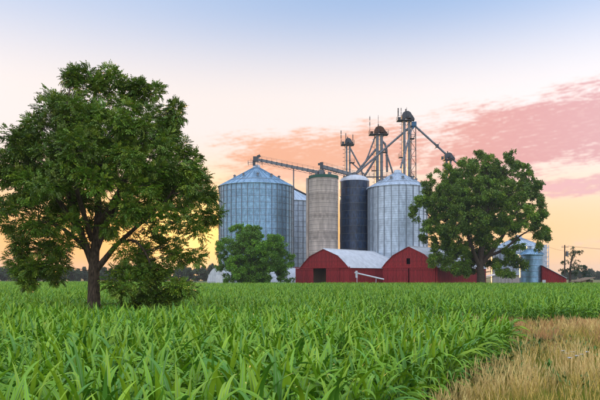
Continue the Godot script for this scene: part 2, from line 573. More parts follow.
func build_trees():
	rng.seed = 77
	# lone tree between the two corn blocks
	var cl := [[78, 74, 13], [108, 75, 14], [92, 95, 20], [135, 84, 10], [157, 86, 6], [125, 100, 19], [158, 106, 15], [60, 100, 13], [53, 88, 6], [70, 122, 19], [36, 120, 11], [28, 117, 6], [100, 125, 21], [135, 130, 19], [166, 132, 14], [178, 102, 6], [20, 140, 11], [45, 148, 19], [13, 163, 8], [25, 172, 18], [8, 188, 9], [75, 158, 20], [110, 163, 20], [150, 160, 19], [178, 155, 13], [192, 152, 7], [186, 178, 13], [164, 188, 17], [203, 185, 9], [206, 203, 10], [216, 214, 7], [50, 190, 20], [84, 193, 15], [15, 205, 12], [30, 214, 17], [126, 193, 14], [147, 214, 14], [176, 218, 12], [201, 230, 9], [60, 222, 14], [88, 222, 7], [10, 232, 6], [20, 248, 11], [11, 260, 7], [40, 250, 11], [55, 243, 11], [74, 243, 9], [30, 272, 6], [45, 262, 8], [61, 264, 6], [27, 283, 5], [48, 276, 4], [140, 238, 11], [165, 243, 12], [189, 245, 9], [200, 256, 5], [120, 222, 9], [132, 250, 9, 0.8], [146, 252, 9, 0.6], [175, 255, 9], [196, 215, 9], [135, 275, 10, 1.2], [150, 284, 13, 1.0], [165, 284, 12, 0.6], [180, 290, 8, 0.8], [160, 298, 9, 1.2], [140, 296, 8, 1.4], [125, 284, 6, 1.0], [191, 288, 5, 0.6], [154, 264, 8, 0.9], [172, 268, 7, 0.4], [17, 240, 9], [20, 265, 8], [24, 275, 6], [36, 267, 7], [50, 254, 9], [130, 268, 9, 0.5], [145, 270, 10, 0.2], [160, 273, 10, 1.5], [150, 295, 10, 0.3], [170, 296, 9, 1.2], [136, 302, 6, 0.8], [155, 305, 7, 0.9], [174, 302, 6, 0.8], [143, 284, 10, 1.9], [184, 283, 7, 1.2], [70, 70, 5], [75, 62, 4], [110, 63, 4], [118, 70, 5], [135, 76, 4], [145, 80, 4], [180, 110, 5], [40, 110, 4], [20, 128, 4], [4, 170, 4], [3, 205, 4], [222, 212, 4], [213, 190, 4], [199, 170, 4], [186, 138, 5], [90, 68, 6]]
	var lim := [
		{"p": [[94, 320, 0], [94, 300, 0], [94, 272, 0], [95, 250, 0], [97, 215, -0.2], [94, 170, -0.3], [92, 125, 0], [95, 90, 0]], "r": [0.36, 0.05]},
		{"p": [[93, 264, 0], [84, 235, 0.3], [76, 205, 0.5], [66, 165, 0.8], [62, 120, 0.8]], "r": [0.19, 0.04]},
		{"p": [[95, 252, 0], [106, 215, -0.5], [118, 180, -0.9], [126, 140, -1.0], [130, 105, -0.8]], "r": [0.2, 0.04]},
		{"p": [[96, 270, 0], [108, 258, 0.3], [120, 246, 0.6], [140, 230, 0.9], [170, 205, 1.2], [190, 175, 1.0]], "r": [0.17, 0.035]},
		{"p": [[124, 243, 0.65], [140, 242, 0.9], [152, 256, 1.0], [158, 275, 1.0], [163, 292, 0.9]], "r": [0.07, 0.025]},
		{"p": [[92, 256, 0], [74, 240, -0.5], [52, 225, -0.9], [30, 220, -1.0], [16, 232, -0.8], [18, 255, -0.7], [28, 280, -0.6]], "r": [0.12, 0.015]},
		{"p": [[86, 240, 0.2], [66, 200, 1.2], [44, 170, 1.8], [26, 145, 1.8]], "r": [0.13, 0.03]},
		{"p": [[98, 225, -0.1], [120, 205, 1.2], [145, 170, 2.0], [160, 130, 2.0]], "r": [0.13, 0.03]},
		{"p": [[96, 235, 0], [110, 200, -1.5], [100, 150, -2.4], [110, 100, -2.2]], "r": [0.14, 0.03]},
		{"p": [[92, 240, 0], [88, 190, 1.6], [84, 140, 2.4], [86, 100, 2.0]], "r": [0.14, 0.03]}]
	var sp := []
	for k in 4: sp.append(compound_leaf(rr(0.24, 0.32), 5, 0.026, 0.112))
	for c in cl: c[0] = 108 + (c[0] - 108) * 0.955; c[1] = 310 - (310 - c[1]) * 0.962
	make_tree("lone_tree", "tall broad tree with dense feathery green leaves rising out of the corn", "tree", 29.4, 94, cl, lim, sp, 340.0,
		[Color(0.16, 0.28, 0.016), Color(0.12, 0.235, 0.016), Color(0.25, 0.33, 0.02), Color(0.145, 0.21, 0.016)], 0.022, 0.36, 5.4, 205.0)
	# large spreading tree in front of the second barn
	cl = [[509, 157, 6], [486, 163, 12], [469, 165, 9], [449, 176, 12], [497, 175, 14], [524, 174, 10], [532, 184, 8], [539, 195, 6], [524, 190, 10], [434, 189, 12], [422, 202, 9], [417, 214, 6], [441, 204, 15], [467, 189, 17], [475, 214, 18], [497, 200, 15], [449, 226, 15], [430, 230, 9], [422, 239, 5], [482, 237, 15], [505, 221, 12], [527, 221, 8], [541, 224, 6], [546, 239, 4], [524, 234, 8], [512, 248, 10], [539, 246, 5], [441, 245, 12], [436, 259, 10], [456, 249, 15], [449, 267, 8], [471, 259, 14], [494, 259, 12], [512, 263, 10], [524, 267, 6], [509, 276, 5], [499, 270, 7], [456, 264, 12], [467, 272, 5], [461, 176, 8], [512, 168, 6], [530, 206, 6], [545, 232, 3], [480, 156, 4], [414, 209, 3]]
	lim = [
		{"p": [[481, 290, 0], [481, 276, 0], [480, 262, 0], [483, 235, 0], [486, 205, 0], [488, 175, 0]], "r": [1.05, 0.15]},
		{"p": [[480, 268, 0], [468, 245, 2], [458, 215, 3], [450, 190, 3]], "r": [0.5, 0.1]},
		{"p": [[482, 264, 0], [496, 242, 2], [510, 215, 3], [520, 185, 3]], "r": [0.5, 0.1]},
		{"p": [[480, 262, 0], [462, 248, -3], [445, 230, -4], [430, 210, -4]], "r": [0.45, 0.1]},
		{"p": [[482, 258, 0], [505, 250, -2], [525, 235, -3], [538, 228, -3]], "r": [0.4, 0.08]},
		{"p": [[483, 245, 0], [475, 215, 5], [470, 190, 6]], "r": [0.4, 0.1]},
		{"p": [[484, 240, 0], [495, 210, -6], [498, 185, -6]], "r": [0.4, 0.1]}]
	sp = []
	for k in 4: sp.append(leaf_spray(0.42, 16, 0.34))
	make_tree("broad_tree", "large spreading dark green tree standing in front of the second barn", "tree", 127.0, 481, cl, lim, sp, 20.0,
		[Color(0.16, 0.28, 0.014), Color(0.13, 0.24, 0.014), Color(0.23, 0.32, 0.018), Color(0.15, 0.25, 0.014)], 0.03, 0.95, 13.0, 230.0)
	# round-headed tree in front of the hoop building
	cl = [[238, 234, 9], [253, 234, 9], [226, 246, 9], [245, 249, 14], [224, 261, 8], [240, 267, 12], [261, 250, 10], [274, 242, 9], [284, 249, 8], [272, 261, 12], [287, 264, 7], [280, 274, 8], [256, 271, 12], [231, 277, 7], [266, 279, 6], [288, 277, 5], [222, 254, 6], [246, 228, 5], [291, 257, 3], [220, 270, 4], [245, 280, 6]]
	lim = [
		{"p": [[252, 290, 0], [252, 278, 0], [250, 262, 0], [248, 245, 0]], "r": [0.35, 0.08]},
		{"p": [[252, 279, 0], [262, 265, 0.5], [274, 250, 0.5]], "r": [0.22, 0.06]},
		{"p": [[251, 280, 0], [238, 268, -0.5], [230, 255, -0.5]], "r": [0.2, 0.06]}]
	sp = []
	for k in 3: sp.append(leaf_spray(0.36, 16, 0.28))
	make_tree("round_tree", "low bushy two-lobed green tree in front of the white hoop building", "tree", 129.0, 252, cl, lim, sp, 24.0,
		[Color(0.14, 0.31, 0.016), Color(0.11, 0.26, 0.014), Color(0.19, 0.35, 0.018)], 0.03, 0.8, 7.5, 300.0)
	# thin tree beside the pole
	cl = [[575, 250, 3], [579, 253, 3], [571, 256, 3.5], [566, 263, 3], [576, 262, 3.5], [561, 271, 2.5], [571, 268, 3.5], [579, 268, 2], [565, 271, 3], [573, 273, 2]]
	lim = [{"p": [[570, 287, 0], [570, 275, 0], [571, 262, 0], [574, 251, 0]], "r": [0.4, 0.08]}]
	make_tree("thin_tree", "small sparse tree with gaps in its crown behind the utility pole", "tree", 150.0, 570, cl, lim, [sp[0]], 8.0,
		[Color(0.06, 0.11, 0.022), Color(0.08, 0.12, 0.03)], 0.03, 0.8, 3.0, 0.0)
	cl = [[585.5, 267, 1.5], [585.5, 270, 2.4], [585, 273, 3.4], [586, 276, 4], [585.5, 279, 4.2]]
	lim = [{"p": [[585.5, 288, 0], [585.5, 267, 0]], "r": [0.25, 0.05]}]
	make_tree("pointed_evergreen", "small dark pointed evergreen beyond the little wooden shelter", "tree", 190.0, 585.5, cl, lim, [sp[1]], 22.0,
		[Color(0.02, 0.06, 0.025), Color(0.026, 0.075, 0.03)], 0.03, 0.6, 1.6, 0.0)
	# far trees along the horizon
	var tone := [Color(0.06, 0.11, 0.04), Color(0.075, 0.12, 0.04), Color(0.05, 0.09, 0.04)]
	var big := [leaf_spray(0.6, 14, 0.6), leaf_spray(0.6, 14, 0.6)]
	var x := -16.0
	var k := 0
	while x < 224.0:
		var tall := rr(5.5, 9)
		if x > 66 and x < 84: tall = rr(5, 7)
		if x > 180: tall = rr(7, 10)
		var d := rr(320, 350)
		var w := tall * rr(0.5, 0.85)
		far_tree(x, d, tall, w, big, tone, "bushy dark tree in the far hedgerow along the horizon", "hedgerow trees along the horizon")
		x += w / d * FPX * rr(0.55, 0.9)
		k += 1
	x = 566.0
	while x < 616.0:
		far_tree(x, rr(430, 470), rr(5, 9), rr(5, 8), big, tone, "low distant tree on the skyline past the wooden shelter", "skyline trees past the wooden shelter")
		x += rr(5, 8)

func far_tree(px: float, d: float, tall: float, w: float, sp: Array, tone: Array, label: String, group: String):
	var root := thing("distant_tree", label, "tree", Vector3(X(px, d), 0, -d), 0, group)
	var mb := MB.new()
	mb.tube([Vector3(0, -0.2, 0), Vector3(0, tall * 0.7, 0)], [0.25, 0.08], 5)
	part("trunk", mb.mesh(M.bark), root)
	var tf := []
	var cs := []
	var lobes := []
	for k in 10: lobes.append([Vector3(rr(-0.5, 0.5) * w * 0.7, tall * rr(0.12, 0.8), rr(-0.3, 0.3) * w), w * rr(0.22, 0.36)])
	lobes.append([Vector3(0, tall * 0.88, 0), w * 0.17])
	for l in lobes:
		for i in 40:
			tf.append(Transform3D(Basis(rdir(), rr(0, TAU)).scaled(Vector3.ONE * rr(0.8, 1.3)), l[0] + rdir() * l[1] * pow(rr(0, 1), 0.4)))
			var c: Color = tone[rng.randi() % tone.size()]
			cs.append(c * rr(0.8, 1.2))
	many("crown", sp[rng.randi() % sp.size()], tf, cs, root)

# ---------------------------------------------------------------- grain bins and silos
func grain_bin(called: String, label: String, px: float, d: float, r: float, eave: float, peak: float, tiers: int, ribs: int, m: Material, vents := true, wave := 0.02) -> Node3D:
	var o := thing(called, label, "grain bin", Vector3(X(px, d), 0, -d), 0, "")
	# one corrugated tier of wall, shared by all
	var th := eave / tiers
	var tm := []
	for variant in 3:
		var mb := MB.new()
		mb.col = Color(1, 1, 1) * [1.0, 0.93, 0.97][variant]
		var prof := []
		var waves := 5
		for k in waves * 4 + 1:
			var f := float(k) / (waves * 4)
			prof.append(Vector2(r + wave * sin(f * waves * TAU), lerpf(0.0, th + 0.03, f)))
		prof[-1].x = r + 0.03
		mb.lathe(prof, 72)
		tm.append(mb.mesh(m))
	for k in tiers: part("wall_ring", tm[k * 2 % 3], o, Vector3(0, k * th, 0), k * 0.05)
	# flange joints between tiers
	var fm := MB.new()
	fm.lathe([Vector2(r + 0.02, -0.05), Vector2(r + 0.075, -0.04), Vector2(r + 0.075, 0.04), Vector2(r + 0.02, 0.05)], 72)
	var flange := fm.mesh(M.galv_dark if wave > 0.01 else M.galv_dull)
	for k in range(1, tiers): part("ring_joint", flange, o, Vector3(0, k * th, 0))
	var sb := MB.new()
	sb.box(Vector3(r + 0.08, eave * 0.5, 0), Vector3(0.12, eave, 0.13))
	var stiff := sb.mesh(M.galv_dark)
	for k in ribs: part("stiffener", stiff, o, Vector3.ZERO, TAU * k / ribs)
	# roof of overlapping trapezoid sheets with raised seams
	var n := 36
	var rp := []
	for variant in 3:
		var mb := MB.new()
		mb.col = Color(1, 1, 1) * [1.0, 0.9, 0.96][variant]
		var a := PI / n
		var r0 := 0.9
		var R := r + 0.35
		var e0 := Vector3(R, eave - 0.12, 0)
		var p0 := Vector3(r0, peak - (peak - eave) * r0 / r, 0)
		var nn := Vector3(peak - eave, r, 0).normalized()
		var q := [e0.rotated(Vector3.UP, -a), e0.rotated(Vector3.UP, a), p0.rotated(Vector3.UP, a), p0.rotated(Vector3.UP, -a)]
		mb.flat(q[0], q[1], q[2], q[3], nn)
		mb.beam(q[0] + nn * 0.05, q[3] + nn * 0.05, 0.07, 0.12)
		mb.flat(q[0], q[1], q[1] - Vector3(0, 0.12, 0), q[0] - Vector3(0, 0.12, 0), Vector3(1, 0, 0))
		rp.append(mb.mesh(m))
	for k in n: part("roof_panel", rp[k * 7 % 3], o, Vector3.ZERO, TAU * k / n)
	var cap := MB.new()
	cap.lathe([Vector2(1.05, peak - 0.65), Vector2(1.0, peak + 0.1), Vector2(0.45, peak + 0.3), Vector2(0.0, peak + 0.35)], 24)
	part("roof_cap", cap.mesh(M.galv_dull), o)
	if vents:
		var vm := MB.new()
		vm.tube([Vector3.ZERO, Vector3(0, 0.7, 0)], [0.28, 0.28], 8)
		vm.tube([Vector3(0, 0.62, 0), Vector3(0.0, 0.95, 0)], [0.5, 0.12], 8)
		var vmesh := vm.mesh(M.galv_dark)
		for k in 10:
			var a := TAU * (k + 0.3) / 10
			var rv := r * 0.62
			part("roof_vent", vmesh, o, Vector3(rv * cos(a), peak - (peak - eave) * 0.62 - 0.1, rv * sin(a)))
		var ring := MB.new()
		ring.lathe([Vector2(r * 0.8, lerpf(peak, eave, 0.8) + 0.06), Vector2(r * 0.8, lerpf(peak, eave, 0.8) + 0.18)], 48)
		part("roof_ring", ring.mesh(M.galv_dark), o)
	return o

func ring_rail(mb: MB, r: float, y: float, h: float, posts: int, t := 0.05):
	for k in posts:
		var a := TAU * k / posts
		var b := TAU * (k + 1) / posts
		var p := Vector3(r * cos(a), y, r * sin(a))
		var q := Vector3(r * cos(b), y, r * sin(b))
		mb.beam(p, p + Vector3(0, h, 0), t, t)
		mb.beam(p + Vector3(0, h, 0), q + Vector3(0, h, 0), t, t)
		mb.beam(p + Vector3(0, h * 0.5, 0), q + Vector3(0, h * 0.5, 0), t * 0.8, t * 0.8)

func build_silos():
	rng.seed = 9
	grain_bin("grain_bin", "widest blue-grey corrugated grain bin beside the leaning conveyor's high end", 256.5, 168.0, 10.4, 27.6, 33.6, 16, 40, M.galv)
	grain_bin("grain_bin", "corrugated grain bin mostly hidden behind the concrete silo", 288, 192.0, 10.6, 26.0, 32.0, 16, 40, M.galv_dull, false)
	grain_bin("grain_bin", "pale ribbed grain bin between the navy silo and the spreading tree", 397.5, 158.0, 7.75, 25.9, 30.4, 9, 26, M.galv_dull, true, 0.007)
	# concrete stave silo
	var d := 157.0
	var r := 3.8
	var o := thing("concrete_silo", "tall beige concrete stave silo with a green rim", "silo", Vector3(X(323.5, d), 0, -d))
	var top := Y(176.5, d)
	var n := 26
	var th := top / n
	var rings := []
	for variant in 3:
		var mb := MB.new()
		mb.col = Color(1, 1, 1) * [1.0, 0.86, 0.94][variant]
		mb.lathe([Vector2(r - 0.03, 0), Vector2(r, 0.025), Vector2(r, th - 0.025), Vector2(r - 0.03, th)], 40)
		rings.append(mb.mesh(M.concrete if variant != 1 else M.concrete2))
	var hp := MB.new()
	hp.lathe([Vector2(r, -0.03), Vector2(r + 0.04, 0), Vector2(r, 0.03)], 40)
	var hm := hp.mesh(M.hoop)
	for k in n:
		part("stave_ring", rings[(k * 5 + k / 3) % 3], o, Vector3(0, k * th, 0), k * 0.4)
		part("hoop", hm, o, Vector3(0, (k + 0.5) * th, 0))
	var rim := MB.new()
	rim.lathe([Vector2(r + 0.06, top - 0.75), Vector2(r + 0.12, top - 0.7), Vector2(r + 0.12, top), Vector2(r - 0.3, top + 0.05), Vector2(0, top + 0.5)], 40)
	part("rim", rim.mesh(M.green_rim), o)
	var rail := MB.new()
	ring_rail(rail, r - 0.1, top, 1.1, 12)
	part("railing", rail.mesh(M.steel_dark), o)
	var gear := MB.new()
	gear.box(Vector3(-0.6, top + 1.0, 0.4), Vector3(1.2, 1.3, 1.2)); gear.box(Vector3(1.5, top + 0.6, 0.5), Vector3(0.9, 0.7, 0.9))
	gear.tube([Vector3(-1.9, top + 0.3, 1), Vector3(-1.9, top + 1.2, 1)], [0.35, 0.35], 8)
	part("machinery", gear.mesh(M.steel), o)
	var chute := MB.new()
	chute.tube([Vector3(-r - 0.3, 0, -1.0), Vector3(-r - 0.3, top - 0.3, -1.0)], [0.45, 0.45], 8)
	part("chute", chute.mesh(M.concrete2), o)
	# navy glass-lined silo
	d = 163.0
	r = 3.95
	o = thing("navy_silo", "dark navy panelled silo with a pale domed roof", "silo", Vector3(X(354.5, d), 0, -d))
	top = Y(182.0, d)
	n = 14
	th = top / n
	rings = []
	for variant in 3:
		var mb := MB.new()
		mb.col = Color(1, 1, 1) * [1.0, 0.75, 1.25][variant]
		mb.lathe([Vector2(r, 0.0), Vector2(r, th)], 40)
		rings.append(mb.mesh(M.navy))
	var seam := MB.new()
	seam.lathe([Vector2(r, -0.05), Vector2(r + 0.05, -0.03), Vector2(r + 0.05, 0.03), Vector2(r, 0.05)], 40)
	var seam_m := seam.mesh(M.steel)
	var vb := MB.new()
	vb.box(Vector3(r + 0.015, th * 0.5, 0), Vector3(0.04, th - 0.1, 0.09))
	var vm := vb.mesh(M.steel_dark)
	for k in n:
		var rg := part("panel_ring", rings[(k * 4) % 3], o, Vector3(0, k * th, 0))
		for j in 14: part("panel_seam", vm, rg, Vector3.ZERO, TAU * (j + (k % 2) * 0.5) / 14)
		if k: part("ring_seam", seam_m, o, Vector3(0, k * th, 0))
	var dome := MB.new()
	var prof := []
	for k in 7:
		var a := PI * 0.5 * k / 6
		prof.append(Vector2((r + 0.08) * cos(a), top + 1.9 * sin(a)))
	dome.lathe(prof, 40)
	part("dome", dome.mesh(M.white_dome), o)
	gear = MB.new()
	gear.tube([Vector3(0, top + 1.7, 0), Vector3(0, top + 2.6, 0)], [0.6, 0.5], 10)
	ring_rail(gear, 1.5, top + 1.75, 1.0, 8)
	for k in 5: gear.box(Vector3(-3 + k * 1.4, top + 1.2 + 0.6 * sin(k * 1.3), 1.2), Vector3(0.5, 0.7, 0.5))
	part("roof_gear", gear.mesh(M.steel), o)

# vertical bucket elevator: casings, head, platform with rail, ladder cage, antennas, spouts
func elevator(label: String, px: float, d: float, head_y: float, plat_y: float, casing: Array, cw: float, plat: Array, antennas: Array, spouts: Array, head_mat: Material) -> Node3D:
	var o := thing("bucket_elevator", label, "grain elevator", Vector3(X(px, d), 0, -d))
	var O := o.position
	var yp := Y(plat_y, d)
	var yh := Y(head_y, d)
	for c in casing:
		var mb := MB.new()
		mb.box(Vector3(X(c, d) - O.x, yp * 0.5, 0), Vector3(cw, yp, cw * 1.2))
		var y := 1.5
		while y < yp:
			mb.box(Vector3(X(c, d) - O.x, y, 0), Vector3(cw + 0.14, 0.12, cw * 1.2 + 0.14))
			y += 2.4
		part("casing", mb.mesh(M.steel), o)
	var hx: float = X((casing[0] + casing[-1]) * 0.5, d) - O.x
	var hw: float = absf(X(casing[-1], d) - X(casing[0], d)) + cw * 1.6
	# rounded head housing
	var hd := MB.new()
	var hh := yh - yp
	var arc := []
	for q in [[-0.55, 0.0], [-0.55, 0.5], [-0.42, 0.82], [-0.15, 0.98], [0.15, 1.0], [0.42, 0.84], [0.62, 0.5], [0.85, 0.2], [0.85, 0.0]]: arc.append(Vector3(hx + q[0] * hw, yp + q[1] * hh, 0))
	var zz := Vector3(0, 0, 0.75)
	var cc := Vector3(hx, yp + hh * 0.3, 0)
	for k in arc.size() - 1:
		var nn: Vector3 = ((arc[k] + arc[k + 1]) * 0.5 - cc).normalized()
		hd.flat(arc[k] - zz, arc[k + 1] - zz, arc[k + 1] + zz, arc[k] + zz, nn)
		hd.face(cc + zz, arc[k] + zz, arc[k + 1] + zz, Vector3(0, 0, 1)); hd.face(cc - zz, arc[k] - zz, arc[k + 1] - zz, Vector3(0, 0, -1))
	hd.box(Vector3(hx + hw * 0.3, yp + hh * 0.35, 1.1), Vector3(0.7, 0.8, 0.7))
	hd.box(Vector3(hx - hw * 0.85, yp + 0.45, 0.5), Vector3(0.7, 0.7, 0.9))
	hd.box(Vector3(hx - hw * 0.1, yp + hh * 1.08, 0.2), Vector3(0.3, hh * 0.3, 0.3))
	part("head", hd.mesh(head_mat), o)
	# platform
	var x0 := X(plat[0], d) - O.x
	var x1 := X(plat[1], d) - O.x
	var pf := MB.new()
	pf.box(Vector3((x0 + x1) * 0.5, yp, 0), Vector3(x1 - x0, 0.14, 2.6))
	for k in 2:
		pf.beam(Vector3(hx, yp - 1.3, 0), Vector3([x0, x1][k] * 0.85, yp, 1.0), 0.08, 0.08)
	part("platform", pf.mesh(M.steel_dark), o)
	var rl := MB.new()
	rail_box(rl, x0, x1, -1.3, 1.3, yp, 1.1)
	part("railing", rl.mesh(M.steel_dark), o)
	# ladder with cage
	var ld := MB.new()
	var lx: float = X(casing[0], d) - O.x - cw * 0.9
	for s in [-0.22, 0.22]: ld.beam(Vector3(lx, 0, s), Vector3(lx, yp, s), 0.05, 0.05)
	var y := 0.4
	while y < yp:
		ld.beam(Vector3(lx, y, -0.22), Vector3(lx, y, 0.22), 0.04, 0.04)
		y += 0.4
	y = 3.0
	while y < yp:
		for k in 6:
			var a := PI * k / 6 + PI * 0.5
			var b := PI * (k + 1) / 6 + PI * 0.5
			ld.beam(Vector3(lx + 0.55 * cos(a), y, 0.4 * sin(a)), Vector3(lx + 0.55 * cos(b), y, 0.4 * sin(b)), 0.05, 0.05)
		y += 1.1
	part("ladder", ld.mesh(M.steel_dark), o)
	# rest platforms on the way up
	var yy := yp - 5.0
	var side := 1.0
	while yy > 8.0:
		var rp := MB.new()
		var w := 1.5
		var ox := hx + side * (hw * 0.5 + 0.2)
		rp.box(Vector3(ox, yy, 0), Vector3(w, 0.1, 1.6))
		rail_box(rp, ox - w * 0.5, ox + w * 0.5, -0.8, 0.8, yy, 1.0)
		part("rest_platform", rp.mesh(M.steel_dark), o)
		yy -= 5.2; side = -side
	for a in antennas:
		var mb := MB.new()
		var ax := X(a[0], d) - O.x
		mb.tube([Vector3(ax, yp, 0.9), Vector3(ax, Y(a[1], d), 0.9)], [0.07, 0.04], 5)
		for k in 2: mb.box(Vector3(ax, lerpf(yp, Y(a[1], d), 0.55 + 0.3 * k), 0.9), Vector3(0.22, 0.9, 0.22) * (a[2] if a.size() > 2 else 1.0))
		part("antenna", mb.mesh(M.steel_dark), o)
	for s in spouts:
		var mb := MB.new()
		var pts := []
		var rad := []
		for q in s.p: pts.append(P(q[0], q[1], d) - O + Vector3(0, 0, (q[2] if q.size() > 2 else 0.0))); rad.append(s.r)
		mb.tube(pts, rad, 8)
		for k in pts.size() - 1:
			var l: float = pts[k].distance_to(pts[k + 1])
			for j in int(l / 3.0):
				var t := (j + 0.5) / int(l / 3.0)
				var dirn: Vector3 = (pts[k + 1] - pts[k]).normalized()
				var c: Vector3 = pts[k].lerp(pts[k + 1], t)
				mb.tube([c - dirn * 0.07, c + dirn * 0.07], [s.r * 1.35, s.r * 1.35], 8)
		part("spout", mb.mesh(M.steel), o)
	return o

func rail_box(mb: MB, x0: float, x1: float, z0: float, z1: float, y: float, h: float):
	var c := [Vector3(x0, y, z0), Vector3(x1, y, z0), Vector3(x1, y, z1), Vector3(x0, y, z1)]
	for k in 4:
		var a: Vector3 = c[k]
		var b: Vector3 = c[(k + 1) % 4]
		var n := maxi(1, int(a.distance_to(b) / 1.2))
		for j in n:
			var p := a.lerp(b, float(j) / n)
			mb.beam(p, p + Vector3(0, h, 0), 0.05, 0.05)
		for f in [1.0, 0.5]:
			mb.beam(a + Vector3(0, h * f, 0), b + Vector3(0, h * f, 0), 0.05, 0.05)

func truss(called: String, a: Vector3, b: Vector3, w: float, h: float, o: Node3D):
	# enclosed conveyor trough with a bolted rib every two metres and a walkway rail above
	var O := o.position
	a -= O; b -= O
	var mb := MB.new()
	mb.beam(a, b, w, h)
	var l := a.distance_to(b)
	var n := int(l / 1.6)
	for k in n + 1:
		var c := a.lerp(b, float(k) / n)
		var dirn := (b - a).normalized()
		mb.beam(c - dirn * 0.05, c + dirn * 0.05, w + 0.16, h + 0.16)
	part(called, mb.mesh(M.steel), o)
	var rl := MB.new()
	var side := Vector3(0, 0, w * 0.5 + 0.1)
	for k in n + 1:
		var c := a.lerp(b, float(k) / n) + side
		rl.beam(c, c + Vector3(0, h * 0.5 + 0.75, 0), 0.04, 0.04)
	for f in [0.45, 0.75]:
		rl.beam(a + side + Vector3(0, h * 0.5 + f, 0), b + side + Vector3(0, h * 0.5 + f, 0), 0.04, 0.04)
	part("handrail", rl.mesh(M.steel_dark), o)
	var lo := MB.new()
	for k in n:
		var c := a.lerp(b, float(k) / n) - Vector3(0, h * 0.5, 0) + side
		var e := a.lerp(b, float(k + 1) / n) - Vector3(0, h * 0.5, 0) + side
		var g := (c + e) * 0.5 - Vector3(0, 0.55, 0)
		lo.beam(c, g, 0.06, 0.06); lo.beam(g, e, 0.06, 0.06)
	lo.beam(a - Vector3(0, h * 0.5 + 0.55, 0) + side, b - Vector3(0, h * 0.5 + 0.55, 0) + side, 0.07, 0.07)
	part("truss", lo.mesh(M.steel_dark), o)

